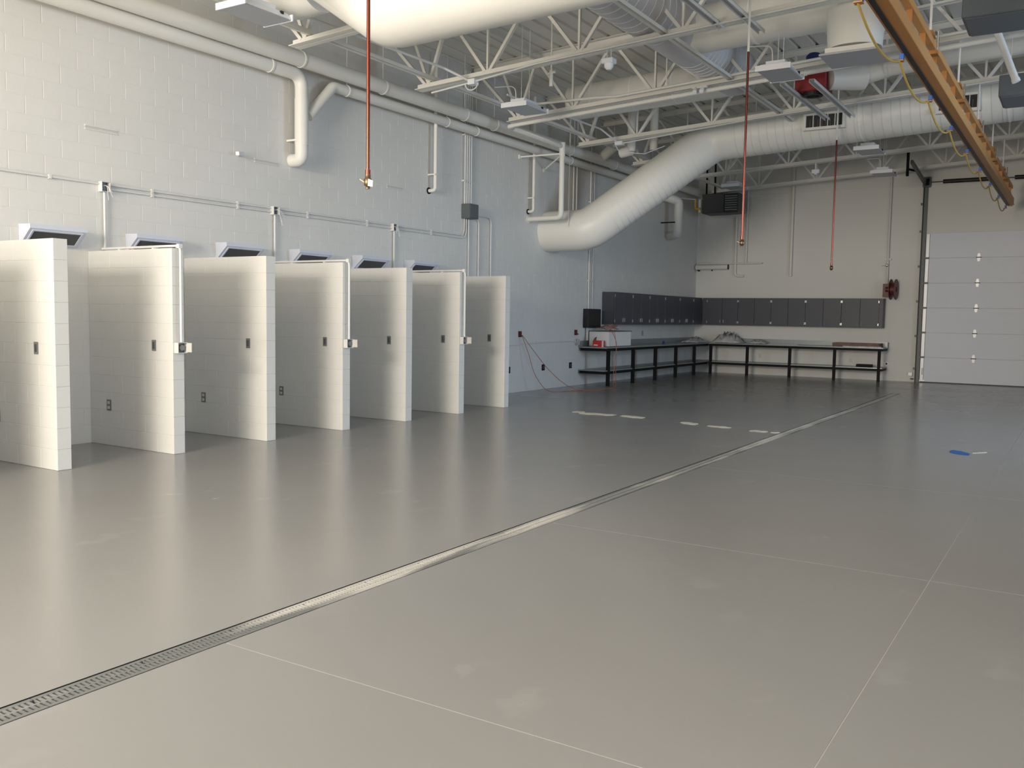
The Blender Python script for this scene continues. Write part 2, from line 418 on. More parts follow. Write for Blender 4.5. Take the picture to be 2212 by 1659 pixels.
MB().tube([(6.17, YB - .09, 5.14), (6.24, YB - .09, 5.14)], .11, 16).build('cable_drum', 'black_steel', D1)
# steel ledge angle along the head of the back wall
MB().box(0, 10.6, YB - .03, YB - .001, 5.035, 5.06).build('trim_1', 'steel_paint', kind='structure')

# ================================================================== BOOTH PARTITIONS
PT, PH, PL = .145, 11 * CH, 1.50
PY = [5.06 + 1.33 * k for k in range(7)]
PALL = [3.73] + PY
def pblock(L):
    return MB().bevbox(.0012, L - .0012, 0, PT, .0012, CH - .0012, .0025).mesh('block', 'wall_paint')
pb_cache = {}
ordn = ['first', 'second', 'third', 'fourth', 'fifth', 'sixth', 'seventh', 'eighth']
for k in range(8):
    i = 7 - k; PYk = PALL[k]
    extra = ', surface conduit down its front end' if k in (2, 4, 6) else ', plain front end'
    t = thing('booth_partition', (0, PYk, 0), 'white block booth partition, %s from the workbenches%s' % (ordn[i], extra), 'partition', 'block partitions of the booths')
    for row in range(11):
        x = 0.001; first = True
        while x < PL - .01:
            L = CW if not (first and row % 2) else .2032
            L = min(L, PL - x); 
            if PL - x - L < .08: L = PL - x
            key = round(L, 3)
            if key not in pb_cache: pb_cache[key] = pblock(L)
            inst(pb_cache[key], 'block', (x, PYk, row * CH), t); x += L; first = False
    MB().box(.002, PL - .006, PYk + .003, PYk + PT - .003, 0.001, PH - .003).build('mortar', 'wall_paint', t)

# switch / receptacle plates on the partitions and walls
def plate(name, c, normal, wd, ht, label, group, dup=False, m='outlet_grey', cat='outlet'):
    n = V(normal); a = V((1, 0, 0)) if abs(n.y) > .5 else V((0, 1, 0))
    t = thing(name, c, label, cat, group)
    def bx(da, dz, wa, hz_, d0, d1, nm, mm):
        p = V(c) + a * da + V((0, 0, dz)); q0 = p + n * d0; q1 = p + n * d1
        lo = V((min(q0.x, q1.x), min(q0.y, q1.y), 0)); hi = V((max(q0.x, q1.x), max(q0.y, q1.y), 0))
        e = V((abs(a.x), abs(a.y), 0)) * wa / 2
        MB().box(lo.x - e.x, hi.x + e.x, lo.y - e.y, hi.y + e.y, p.z - hz_ / 2, p.z + hz_ / 2).build(nm, mm, t)
    bx(0, 0, wd, ht, 0.0005, .008, 'cover_plate', m)
    if dup:
        for dz in (-ht * .23, ht * .23): bx(0, dz, wd * .5, ht * .26, .0075, .012, 'receptacle', 'outlet_light')
    else:
        bx(0, 0, wd * .45, ht * .62, .0075, .012, 'insert', 'box_inside')
    return t
for k in range(7):
    plate('control_plate', (1.185, PY[k] - .0005, 1.18), (0, -1, 0), .065, .12, 'small grey control plate at chest height on the %s partition from the workbenches' % ordn[6 - k], 'control plates on the partitions')
for k in range(4):
    plate('duplex_outlet', (.36 if k else .47, PY[k] - .0005, .468), (0, -1, 0), .075, .125, 'grey duplex outlet low on the %s partition from the workbenches' % ordn[6 - k], 'low outlets in the booths', True)
for nm, y in (('beside the last booth partition', 15.53), ('below the hanging air hose coupling', 16.92), ('closest to the end of the workbench', 18.14)):
    plate('wall_receptacle', (0.0005, y, .467), (1, 0, 0), .12, .13, 'dark square wall receptacle low on the block wall, ' + nm, 'dark receptacles on the left wall', m='black_steel')

# ================================================================== EXHAUST HOODS
hood_y = [5.585, 6.885, 8.225, 9.545, 10.885, 12.185]; HX = .22
for k, y0 in enumerate(hood_y):
    y1 = y0 + .66
    t = thing('exhaust_hood', (0, y0, 2.26), 'white sloped exhaust hood with dark filter above the %s booth from the workbenches' % ordn[5 - k], 'hood', 'exhaust hoods over the booths')
    MB().prism([(.001, 2.475), (HX, 2.47), (HX, 2.425), (.02, 2.255), (.001, 2.255)], 1, y0, y1).build('shell', 'hood_white', t)
    dx, dz = -.20, -.17; ln = math.hypot(dx, dz); dx /= ln; dz /= ln; nx, nz = -dz, dx
    def on(u, d): return (HX + dx * u + nx * d, 2.425 + dz * u + nz * d)
    a0, a1, b0, b1 = on(.035, .001), on(.215, .001), on(.215, .006), on(.035, .006)
    MB().prism([a0, a1, b1 if False else b0, b1 if True else b0], 1, y0 + .055, y1 - .06).build('filter', 'filter_dark', t)
    fr = MB()
    for u0, u1, ya, yb in ((.02, .035, y0 + .035, y1 - .04), (.215, .23, y0 + .035, y1 - .04), (.035, .215, y0 + .035, y0 + .055), (.035, .215, y1 - .06, y1 - .04)):
        fr.prism([on(u0, .0005), on(u1, .0005), on(u1, .012), on(u0, .012)], 1, ya, yb)
    fr.build('filter_frame', 'hood_white', t)

# ================================================================== CONDUITS ON THE LEFT WALL
def pipe(name, pts, r, m, label, cat, group=None, fr=None, n=10, clamps=()):
    pp = fillet(pts, fr, 5) if fr else pts
    if not clamps: return MB().tube(pp, r, n).build(name, m, None, label, cat, group)
    t = thing(name, pts[0], label, cat, group)
    MB().tube(pp, r, n).build('pipe_run', m, t)
    for c in clamps:
        MB().cbox(c[:3], c[3:]).build('clamp', 'conduit_paint', t)
    return t
JB = [6.59, 9.24, 11.87]
jl = ['over the sixth booth partition', 'over the fourth booth partition', 'over the second booth partition']
for k, y in enumerate(JB):
    t = thing('junction_box', (0, y, 2.93), 'open junction box with loose white wires, ' + jl[k] + ' from the workbenches', 'junction box', 'open junction boxes on the left wall')
    m = MB()
    m.box(.001, .075, y - .055, y - .05, 2.935, 3.05); m.box(.001, .075, y + .05, y + .055, 2.935, 3.05)
    m.box(.001, .075, y - .05, y + .05, 2.935, 2.94); m.box(.001, .075, y - .05, y + .05, 3.045, 3.05)
    m.build('box_body', 'conduit_paint', t)
    MB().box(.001, .02, y - .05, y + .05, 2.94, 3.045).build('box_back', 'box_inside', t)
    for q in range(4):
        a = random.uniform(-.03, .03); s_ = random.uniform(-.02, .16); d = random.uniform(.05, .2)
        MB().tube(fillet([(.02, y + a, 3.0), (.1, y + a + s_ * .3, 3.01), (.12, y + a + s_, 2.98 - d)], .05, 4), .0025, 5).build('wire', 'wire_white', t)
segs = [(4.3, JB[0] - .055), (JB[0] + .055, JB[1] - .055), (JB[1] + .055, JB[2] - .055)]
sl = ['running out past the seventh booth partition', 'from the sixth to the fourth booth partition', 'from the fourth to the second booth partition']
for k, (a, b_) in enumerate(segs):
    for z, lv in ((3.025, 'upper'), (2.975, 'lower')):
        if k == 0 and lv == 'lower': continue
        cl = [(.02, yy, z, .035, .03, .045) for yy in ([a + .6, b_ - .6] if b_ - a > 1.5 else [(a + b_) / 2])]
        pipe('wall_conduit', [(.022, a, z), (.022, b_, z)], .012, 'conduit_paint', '%s thin wall conduit, %s from the workbenches' % (lv, sl[k]), 'conduit', 'horizontal conduits on the left wall', clamps=cl)
for z, yy, lv in ((3.025, 13.9, 'upper'), (2.975, 13.96, 'lower')):
    pipe('wall_conduit', [(.022, JB[2] + .055, z), (.022, yy, z), (.022, yy, 3.335)], .012, 'conduit_paint', '%s white conduit bending up into the dark grey pull box' % lv, 'conduit', 'horizontal conduits on the left wall', .14, clamps=[(.02, 12.9, z, .035, .03, .045)])
bx = thing('pull_box', (0, 13.97, 3.335), 'dark grey square pull box on the block wall with conduits above and below', 'electrical box')
MB().bevbox(.001, .19, 13.83, 14.11, 3.335, 3.60, .004).build('box_body', 'box_grey', bx)
MB().bevbox(.191, .2, 13.84, 14.10, 3.345, 3.59, .003).build('cover', 'box_grey', bx)
for q in range(4):
    y = 13.865 + q * .066
    pipe('riser_conduit', [(.05, y, 3.60), (.05, y, 6.0)], .013, 'conduit_paint', 'riser conduit above the dark pull box, ' + ['on the booth side of four', 'second of four from the booths', 'third of four from the booths', 'on the workbench side of four'][q], 'conduit', 'four risers above the pull box', clamps=[(.03, y, 4.02, .06, .06, .03), (.03, y, 4.85, .06, .06, .03)])
pipe('drop_conduit', [(.03, 14.03, 3.335), (.03, 14.03, 2.0)], .012, 'conduit_paint', 'straight white conduit dropping from the dark pull box', 'conduit')
pipe('drop_conduit', [(.03, 14.10, 3.36), (.03, 14.36, 3.36), (.03, 14.36, 2.0)], .012, 'conduit_paint', 'white conduit bending down beside the pull box, middle of the three drops', 'conduit', None, .1)
pipe('drop_conduit', [(.03, 14.11, 3.43), (.03, 14.78, 3.43), (.03, 14.78, 2.0)], .012, 'conduit_paint', 'white conduit reaching farthest sideways from the pull box before dropping', 'conduit', None, .12)
for k, y in zip((1, 3, 5), JB):
    yp = PY[k] + .075
    t = thing('partition_conduit', (.03, y, 2.93), 'white conduit over the top and down the front of the %s partition from the workbenches' % ordn[6 - k], 'conduit', 'conduits over the partitions')
    MB().tube(fillet([(.035, y, 2.93), (.035, y, 2.262), (.16, yp, 2.262), (1.545, yp, 2.262), (1.545, yp, 1.225)], .07, 5), .0145, 10).build('pipe_run', 'conduit_paint', t)
    MB().cbox((1.53, yp, 2.258), (.045, .045, .045)).build('elbow_fitting', 'conduit_paint', t)
    for x in (.5, 1.1): MB().box(x, x + .03, yp - .03, yp + .03, 2.2365, 2.25).build('strap', 'conduit_paint', t)
    bt = thing('outlet_box', (1.5, yp, 1.105), 'open outlet box with flipped cover on the front of the %s partition from the workbenches' % ordn[6 - k], 'outlet box', 'outlet boxes on partition fronts')
    m = MB(); m.box(1.5015, 1.57, yp - .06, yp - .055, 1.105, 1.22); m.box(1.5015, 1.57, yp + .055, yp + .06, 1.105, 1.22)
    m.box(1.5015, 1.57, yp - .055, yp + .055, 1.105, 1.11); m.box(1.5015, 1.57, yp - .055, yp + .055, 1.215, 1.22); m.build('box_body', 'conduit_paint', bt)
    MB().box(1.5015, 1.52, yp - .055, yp + .055, 1.11, 1.215).build('box_back', 'box_inside', bt)
    MB().tube([(1.52, yp, 1.163), (1.56, yp, 1.163)], .032, 14).build('receptacle', 'outlet_grey', bt)
    MB().box(1.56, 1.635, yp + .06, yp + .066, 1.115, 1.215).build('cover_flap', 'outlet_light', bt)
# faint leftover steel pads on the wall
for y0, y1, nm in ((6.38, 6.79, 'above the sixth hood'), (8.9, 9.32, 'beside the small wall camera'), (11.72, 12.12, 'above the second hood')):
    t = thing('wall_rail', (0, y0, 3.62), 'short pale strut rail flat on the block wall, %s from the workbenches' % nm if 'hood' in nm else 'short pale strut rail fixed flat on the block wall, ' + nm, 'bracket', 'strut rails on the left wall')
    MB().box(.0005, .012, y0, y1, 3.625, 3.64).box(.0005, .012, y0, y1, 3.665, 3.68).build('flange', 'wall_paint', t)
    MB().box(.0005, .004, y0, y1, 3.641, 3.664).build('channel', 'outlet_light', t)
t = thing('wall_camera', (0, 8.55, 3.66), 'small white camera on a bracket high on the block wall', 'camera')
MB().tube([(.001, 8.62, 3.67), (.09, 8.58, 3.68)], .012, 8).build('bracket', 'conduit_paint', t)
MB().bar((.07, 8.63, 3.69), (.12, 8.50, 3.67), .05, .045).build('camera_body', 'fixture_white', t)
MB().tube([(.067, 8.632, 3.69), (.060, 8.645, 3.692)], .02, 10).build('lens', 'black', t)

# ================================================================== WALL PIPES
t = thing('main_pipe', (.35, 4.2, 5.09), 'thick white insulated main pipe running high along the whole block wall', 'pipe')
MB().tube([(.35, 3.6, 5.085), (.35, YB - .05, 5.11)], .108, 20).build('pipe_run', 'pipe_paint', t)
for y in (6.1, 9.44, 11.2, 13.4, 14.36, 17.3, 19.4, 21.6):
    h = MB().ring((.35, y, 5.09), (0, 1, 0), .109, .116, .03, 20).build('hanger', 'steel_paint', t)
    MB().tube([(.35, y, 5.205), (.35, y, zd(.35))], .006, 6).build('rod', 'steel_paint', h)
t = thing('drain_pipe', (.2, 4.2, 4.87), 'white pipe under the main pipe turning down to a wall elbow', 'pipe')
MB().tube(fillet([(.2, 3.6, 4.93), (.2, 9.6, 4.93), (.2, 9.6, 3.745), (.002, 9.6, 3.745)], .20, 8), .093, 18).build('pipe_run', 'pipe_paint', t)
MB().tube([(.2, 9.6, 3.95), (.2, 9.6, 4.60)], .098, 18).build('sleeve', 'pipe_paint', t)
for y in (5.6, 9.0): MB().ring((.2, y, 4.93), (0, 1, 0), .093, .101, .03, 18).build('collar', 'steel_paint', t)
MB().box(.002, .2, 9.50, 9.53, 4.0, 4.025).build('wall_bracket', 'steel_paint', t)
t = thing('branch_pipe', (.2, 9.8, 4.5), 'white branch pipe rising at a slant then running under the main pipe', 'pipe')
MB().tube(fillet([(.19, 9.74, 4.38), (.19, 10.25, 4.91), (.19, 22.3, 4.93)], .12, 6), .078, 16).build('pipe_run', 'pipe_paint', t)
for y in (10.55, 13.1, 14.0, 17.6):
    h = MB().ring((.19, y, 4.91 + (y - 10.25) * .002), (0, 1, 0), .078, .086, .03, 18).build('hanger', 'steel_paint', t)
    MB().tube([(.19, y, 4.99), (.19, y, 6.05)], .005, 6).build('rod', 'steel_paint', h)
def wallpipe(y, x, z0, z1, r, label, m='pipe_paint', zt=None):
    t = thing('wall_drop_pipe', (x, y, z0), label, 'pipe')
    MB().tube(fillet([(x, y, z1), (x, y, z0), (.002, y - .02, z0)], r * 2.2, 6), r, 12).build('pipe_run', m, t)
    MB().box(.002, x + .03, y - .045, y + .045, z0 + .26, z0 + .285).build('clamp', 'steel_paint', t)
    MB().ring((.008, y - .02, z0), (1, 0, 0), r, r + .025, .012, 14).build('escutcheon', 'black_steel', t)
wallpipe(12.86, .13, 3.715, 6.0, .032, 'thin white pipe dropping to a wall elbow between the copper drop and the pull box')
wallpipe(16.2, .12, 3.70, 6.0, .03, 'thin white pipe dropping to a wall elbow next to the big sloping duct')
# water / gas line under a joist, dropping to the wall
t = thing('gas_line', (.8, 14.05, 4.9), 'white gas pipe slung under a joist, dropping and turning into the block wall', 'pipe')
MB().tube([(10.0, 14.05, zc(10) - .09), (.95, 14.05, zc(.95) - .09)], .036, 12).build('joist_run', 'pipe_paint', t)
MB().tube(fillet([(.97, 14.05, zc(.95) - .09), (.86, 14.05, 4.95), (.86, 14.2, 4.95), (.8, 16.15, 4.94)], .1, 5), .04, 12).build('side_run', 'pipe_paint', t)
MB().tube(fillet([(.8, 16.15, 5.02), (.8, 16.15, 3.545), (.002, 16.2, 3.545)], .1, 6), .052, 14).build('drop', 'pipe_paint', t)
MB().tube([(.8, 16.15, 4.75), (.8, 16.15, 5.02)], .062, 14).build('coupling', 'pipe_paint', t)
MB().ring((.01, 16.2, 3.545), (1, 0, 0), .05, .085, .015, 18).build('escutcheon', 'steel_paint', t)
for x in (1.9, 4.0, 6.1): MB().ring((x, 14.05, zc(x) - .09), (1, 0, 0), .037, .045, .03, 12).build('hanger', 'steel_paint', t)
t = thing('pipe_brace', (0, 15.8, 4.75), 'thin white brace pipes holding the dropping gas pipe off the wall', 'bracket')
MB().tube([(.002, 15.82, 4.75), (.85, 16.13, 4.80)], .018, 10).build('brace_arm', 'steel_paint', t)
MB().tube([(.002, 16.8, 4.62), (.8, 16.17, 4.80)], .018, 10).build('brace_arm', 'steel_paint', t)
for y, z in ((15.82, 4.75), (16.8, 4.62)): MB().box(.001, .03, y - .04, y + .04, z - .04, z + .04).build('flange', 'steel_paint', t)
for y, z0, nm in ((18.03, 3.6, 'nearer the booths'), (18.18, 3.6, 'nearer the cabinets')):
    pipe('riser_conduit', [(.05, y, z0 - .4), (.05, y, 6.05)], .015, 'conduit_paint', 'thin conduit rising behind the sloping duct, ' + nm, 'conduit', None)
for q, y in enumerate((18.9, 18.985, 19.07)):
    pipe('panel_conduit', [(.03, y, 1.752), (.03, y, 6.05)], (.02, .014, .014)[q], 'conduit_paint', ['thickest conduit rising from the black wall panel', 'middle conduit of three rising from the black wall panel', 'thin conduit nearest the cabinets above the black wall panel'][q], 'conduit', 'three conduits above the black panel', clamps=[(.03, y, 2.4, .06, .07, .025), (.03, y, 4.2, .06, .07, .025)])
# horizontal pipe over the bench outlets
pipe('air_line', [(.025, 14.55, .955), (.025, 15.95, .975), (.025, 16.4, 1.0), (.025, 18.47, 1.015)], .012, 'conduit_paint', 'thin grey air line running level along the wall toward the workbench', 'pipe', clamps=[(.02, 16.6, 1.0, .03, .03, .04), (.02, 18.3, 1.01, .03, .03, .05)])

# ================================================================== ROOF JOISTS
JY = [8.87, 11.52, 14.17, 16.85, 19.5, 22.1, 24.78]
def angle_pair(m, x0, x1, zf, leg, th, flip, gap=.012):
    # two back-to-back angles along x; zf(x) = height of the outer flange face
    for s_ in (-1, 1):
        a = gap * s_
        pts = []
        for x in (x0, x1):
            z = zf(x); d = -1 if flip else 1
            pts.append([(x, a, z), (x, a + s_ * leg, z), (x, a + s_ * leg, z + d * th), (x, a + s_ * th, z + d * th), (x, a + s_ * th, z + d * leg), (x, a, z + d * leg)])
        n = 6
        m.add(pts[0] + pts[1], [list(range(n)), list(range(n, 2 * n))] + [(i, (i + 1) % n, n + (i + 1) % n, n + i) for i in range(n)])
nodes = [.97 + 1.528 * k if k == 0 else 2.10 + 1.535 * (k - 1) for k in range(11)]
JX1 = XR
jp = thing('roof_joist', (0, JY[-1], 5.0), 'x', 'joist', 'steel roof joists')
o_ = V((0, JY[-1], 0))
def jm(m, name, mt='steel_paint'):
    m.v = [p + o_ for p in m.v]; return m.build(name, mt, jp)
m = MB(); angle_pair(m, .80, JX1 - .9, zc, .088, .011, False); jm(m, 'bottom_chord')
m = MB(); angle_pair(m, .02, JX1 - .02, lambda x: zd(x) - .004, .1, .011, True); jm(m, 'top_chord')
def web(x0, z0, x1, z1, wd, dp=.045):
    m = MB(); m.bar((x0, 0, z0), (x1, 0, z1), dp, wd, up=(0, 1, 0))
    jm(m, 'web')
web(.10, zd(.1) - .09, .95, zc(.95) + .07, .06)
web(.62, zd(.62) - .09, 1.0, zc(1) + .07, .03)
for i, xn in enumerate(nodes):
    if xn > JX1 - 1: break
    if i > 0:
        web(xn, zc(xn) + .05, xn, zd(xn) - .08, .042, .03)
        pt = (nodes[i - 1] + xn) / 2 if i > 1 else 1.38
        web(pt, zd(pt) - .09, xn - .04, zc(xn) + .075, .055)
    nx_ = nodes[i + 1] if i + 1 < len(nodes) else JX1
    pt = (nx_ + xn) / 2 if i > 0 else 1.38
    web(xn + .04, zc(xn) + .075, pt - .02, zd(pt) - .09, .055)
m = MB().box(0.001, .15, -.12, .12, zd(0) - .12, zd(0) - .105); jm(m, 'bearing_plate')
jlab = ['white steel truss roof joist, %s from the garage door wall' % o for o in ordn[:7]]
jp['label'] = jlab[0]
for k in range(1, 7): copy_tree(jp, (0, JY[6 - k], 5.0), jlab[k])
# bridging running across the joists
def bridging(x, z_f, nm, y1=24.9):
    t = thing('joist_bridging', (x, 6.0, z_f), nm, 'steel angle', 'bridging angles between the joists')
    MB().box(x - .004, x + .004, 6.0, y1, z_f, z_f + .05).box(x - .055, x, 6.0, y1, z_f, z_f + .006).build('angle', 'steel_paint', t)
    MB().box(x + .03, x + .036, 6.0, y1, z_f, z_f + .05).build('angle_leg', 'steel_paint', t)
bridging(1.12, zc(1.12) + .10, 'low white bridging angle crossing the joists just off the block wall')
bridging(1.5, zd(1.5) - .17, 'high white bridging angle under the deck just off the block wall')
bridging(4.93, zc(4.93) + .03, 'low white bridging angle crossing in front of the ribbed spiral duct', 17.6)
bridging(9.5, zc(9.5) + .092, 'low white bridging angle crossing beyond the orange crane beam', 15.2)
# perforated struts hung between joists
def strut(x, y0, y1, z, nm):
    t = thing('perforated_strut', (x, y0, z), nm, 'strut', 'perforated struts across the joists')
    m = MB(); wd = .041
    m.box(x - wd, x - wd + .004, y0, y1, z, z + .05).box(x + wd - .004, x + wd, y0, y1, z, z + .05).box(x - wd, x + wd, y0, y1, z + .046, z + .05)
    m.build('channel', 'galvanized', t) if False else m.build('channel', 'conduit_paint', t)
    h = MB(); y = y0 + .03
    while y < y1 - .03: h.box(x - wd - .001, x - wd, y, y + .028, z + .016, z + .034); y += .056
    h.build('slots', 'black', t, kind='stuff')
strut(5.66, 8.8, 11.6, 5.28, 'perforated white strut spanning to the joist beside the ribbed duct')
strut(6.03, 8.8, 12.1, 5.30, 'perforated white strut ending in a small box near the copper drop')
strut(6.18, 14.1, 16.9, 5.105, 'white strut spanning two joists below the red fan')
strut(5.75, 14.1, 16.9, 5.105, 'white strut spanning two joists left of the red fan')

# ================================================================== DUCTS
def duct(name, pts, r, m, label, fr=None, seg=3, n=32, seams=None, caps=True):
    t = thing(name, pts[0], label, 'duct')
    pp = fillet(pts, fr, seg) if fr else [V(p) for p in pts]
    MB().tube(pp, r, n, caps).build('duct_run', m, t)
    return t, pp
def rings(t, a, b_, r, step, m='seam_white', wd=.008, name='seam', stuff=False):
    a, b_ = V(a), V(b_); d = (b_ - a); L = d.length; d.normalize(); k = int(L / step)
    if stuff:
        mm = MB()
        for i in range(k): mm.ring(a + d * (i + .5) * step, d, r - .001, r + .005, wd, 40)
        mm.build(name + 's', m, t, kind='stuff')
    else:
        me = MB().ring((0, 0, 0), d, r - .002, r + .005, wd, 32).mesh(name, m)
        for i in range(k): inst(me, name, a + d * (i + .5) * step, t)
# big duct 1 near the camera, turning toward the camera at its left end
t, pp = duct('supply_duct', [(14.5, 7.5, 5.08), (3.62, 7.5, 4.755), (2.78, 7.5, 5.32), (2.45, 7.0, 5.50), (2.3, 3.0, 5.56)], .44, 'duct_paint', 'large round white duct bending up beside the nearest copper drop', .22, 2)
MB().tube([(4.6, 7.5, 5.2), (4.6, 7.5, 6.2)], .006, 6).build('hanger_rod', 'steel_paint', t)
t, pp = duct('roof_elbow_duct', [(2.2, 7.9, 5.38), (1.45, 7.9, 5.36), (1.25, 7.9, 6.15)], .37, 'duct_paint', 'round white duct elbow turning up to the roof behind the nearest hanging light', .42, 4)
# ribbed spiral duct running away from the camera
t, pp = duct('spiral_duct', [(4.56, 6.4, 5.74), (4.56, 15.4, 5.74)], .385, 'spiral_metal', 'ribbed pale spiral duct with white bands threaded through the joists')
rings(t, (4.56, 7.2, 5.74), (4.56, 12.35, 5.74), .385, .215)
rings(t, (4.56, 13.3, 5.74), (4.56, 15.0, 5.74), .385, .14)
# duct teeing off to the right between two joists
t, pp = duct('tee_duct', [(4.7, 12.85, 5.72), (6.75, 12.85, 5.78), (7.2, 12.75, 5.80), (7.15, 12.4, 5.2)], .33, 'duct_paint', 'white round branch duct from the ribbed duct to the flat ceiling panel', .6, 6)
MB().tube([(7.15, 12.38, 5.02), (7.15, 12.38, 5.5)], [.33, .36], 24).build('boot', 'duct_paint', t)
MB().ring((5.7, 12.85, 5.75), (1, 0, .03), .331, .338, .04, 28).build('collar', 'seam_white', t)
t, pp = duct('cross_duct', [(1.4, 15.45, 5.58), (4.8, 15.45, 5.70)], .31, 'duct_paint', 'beige round cross duct behind the joists at the end of the ribbed duct')
rings(t, (1.5, 15.45, 5.585), (4.4, 15.45, 5.69), .31, .8, 'seam_white', .03, 'collar')
t, pp = duct('exhaust_duct', [(6.2, 15.0, 5.35), (6.55, 15.4, 5.42), (7.0, 15.5, 5.56), (15, 15.5, 5.98)], .155, 'duct_paint', 'small white exhaust duct leading from the red fan toward the orange crane beam', .3, 4)
MB().tube([(6.2, 15.0, 5.35), (6.62, 15.42, 5.42)], [.17, .2], 20).build('sleeve', 'duct_paint', t)
MB().ring((6.95, 15.48, 5.55), (1, .1, .2), .156, .168, .05, 24).build('collar', 'pipe_paint', t)
# the big sloping duct from the wall
t, pp = duct('sloping_duct', [(0.002, 17.0, 3.36), (.98, 17.0, 3.36), (3.2, 18.15, 5.20), (15.5, 18.15, 5.84)], .425, 'duct_paint', 'huge white round duct rising from the block wall and running under the roof', .55, 3, 40)
rings(t, (1.3, 17.17, 3.62), (2.9, 18.0, 4.95), .425, .13, 'seam_line', .003, 'seam', True)
rings(t, (3.7, 18.15, 5.226), (12, 18.15, 5.658), .425, .16, 'seam_line', .003, 'run_seam', True)
rings(t, (.35, 17, 3.36), (.65, 17, 3.36), .425, .3, 'seam_white', .02, 'collar')
for x in (6.1, 8.5): MB().ring((x, 18.15, 5.20 + (x - 3.2) * .052), (1, 0, .052), .424, .432, .035, 36).build('collar', 'seam_white', t)
MB().tube([(.75, 16.55, 3.4), (.75, 16.55, 6.1)], .007, 6).build('hanger_rod', 'steel_paint', t)
def register(x0, x1, zz, nm):
    # louvred grille on the camera side of the duct
    y = 18.15 - .43; t2 = thing('duct_register', (x0, y, zz - .13), nm, 'vent', 'grilles on the big duct')
    z0, z1 = zz - .12, zz + .10
    MB().box(x0 - .05, x1 + .05, y - .05, y + .14, z0 - .05, z0).box(x0 - .05, x1 + .05, y - .05, y + .14, z1, z1 + .04).box(x0 - .05, x0, y - .05, y + .14, z0, z1).box(x1, x1 + .05, y - .05, y + .14, z0, z1).build('frame', 'duct_paint', t2)
    MB().box(x0, x1, y - .01, y, z0, z1).build('backing', 'black', t2)
    for k in range(1, 5):
        xx = x0 + (x1 - x0) * k / 5; MB().box(xx - .006, xx + .006, y - .045, y - .01, z0, z1).build('vane', 'conduit_paint', t2)
    for k in range(1, 9):
        xx = x0 + (x1 - x0) * (k / 9); MB().box(xx - .003, xx + .003, y - .03, y - .01, z0, z1 - .08).build('blade', 'outlet_grey', t2)
register(5.17, 5.83, 5.29, 'louvred grille on the big duct between the copper drop and the strut')
register(7.45, 8.05, 5.37, 'louvred grille on the big duct behind the orange crane beam')
# two upright ducts and elbow near the main pipe
t, pp = duct('riser_duct', [(.36, 18.75, 5.15), (.75, 18.6, 5.35), (1.15, 18.4, 5.35)], .11, 'pipe_paint', 'short white elbow duct springing from the main pipe', .22, 6, 20)
t, pp = duct('riser_duct', [(1.7, 17.45, 4.98), (1.7, 17.45, 6.15)], .085, 'pipe_paint', 'upright white flue left of its twin, near the main pipe elbow', None, 3, 18)
MB().tube([(1.7, 17.45, 5.0), (1.45, 17.5, 4.97)], .1, 16).build('elbow', 'pipe_paint', t)
t, pp = duct('riser_duct', [(2.0, 17.9, 5.05), (2.0, 17.9, 6.15)], .085, 'pipe_paint', 'upright white flue on the joist side of its twin', None, 3, 18)
# bent wall duct behind the unit heater
t, pp = duct('wall_duct', [(.003, 23.6, 3.80), (.42, 23.2, 3.80), (.45, 23.2, 4.68), (.05, 22.8, 4.82)], .115, 'duct_paint', 'white bent duct coming out of the wall between the big duct and unit heater', .14, 5, 20)
MB().box(.003, .40, 23.05, 23.08, 4.1, 4.13).build('bracket', 'black_steel', t)

# ================================================================== LIGHT FIXTURES
def light(cx, cy, z, label, rodtop=None):
    t = thing('light_fixture', (cx, cy, z), label, 'ceiling light', 'unlit ceiling lights')
    W2, L2 = .225, .34
    m = MB()
    m.add([(cx - W2, cy - L2, z), (cx + W2, cy - L2, z), (cx + W2, cy + L2, z), (cx - W2, cy + L2, z),
           (cx - W2 + .05, cy - L2 + .012, z + .075), (cx + W2 - .05, cy - L2 + .012, z + .075), (cx + W2 - .05, cy + L2 - .012, z + .075), (cx - W2 + .05, cy + L2 - .012, z + .075)],
          [(0, 1, 2, 3), (4, 5, 6, 7), (0, 1, 5, 4), (1, 2, 6, 5), (2, 3, 7, 6), (3, 0, 4, 7)])
    m.build('housing', 'fixture_white', t)
    MB().box(cx - W2 - .012, cx + W2 + .012, cy - L2 - .014, cy - L2, z - .012, z + .062).build('end_cap', 'fixture_white', t)
    MB().box(cx - W2 - .012, cx + W2 + .012, cy + L2, cy + L2 + .014, z - .012, z + .062).build('end_cap', 'fixture_white', t)
    MB().box(cx - W2 + .012, cx + W2 - .012, cy - L2 + .004, cy + L2 - .004, z - .009, z - .001).build('lens', 'lens', t)
    MB().box(cx - .13, cx + .13, cy - L2 + .1, cy + L2 - .16, z + .076, z + .135).build('driver_box', 'fixture_white', t)
    MB().box(cx + W2 - .05, cx + W2 - .02, cy + .2, cy + .24, z + .04, z + .072).build('latch', 'black', t)
    for dy in (-.12, .12): MB().tube([(cx, cy + dy, z + .135), (cx, cy + dy, rodtop or zd(cx) - .01)], .005, 6).build('hanger_rod', 'steel_paint', t)
    MB().tube(fillet([(cx - .05, cy - .2, z + .13), (cx - .05, cy - .22, z + .34), (cx - .3, cy - .45, z + .30)], .14, 5), .009, 8).build('whip', 'conduit_paint', t)
light(1.73, 7.36, 4.9, 'unlit white ceiling light hanging beside the nearest round duct elbow')
light(1.93, 12.87, 4.9, 'unlit white ceiling light hanging near the block wall above the pull box')
light(6.12, 12.68, 4.9, 'unlit white ceiling light hanging beside the flat square ceiling panel', 5.43)
light(6.03, 19.2, 4.9, 'unlit white ceiling light hanging under the big horizontal duct')
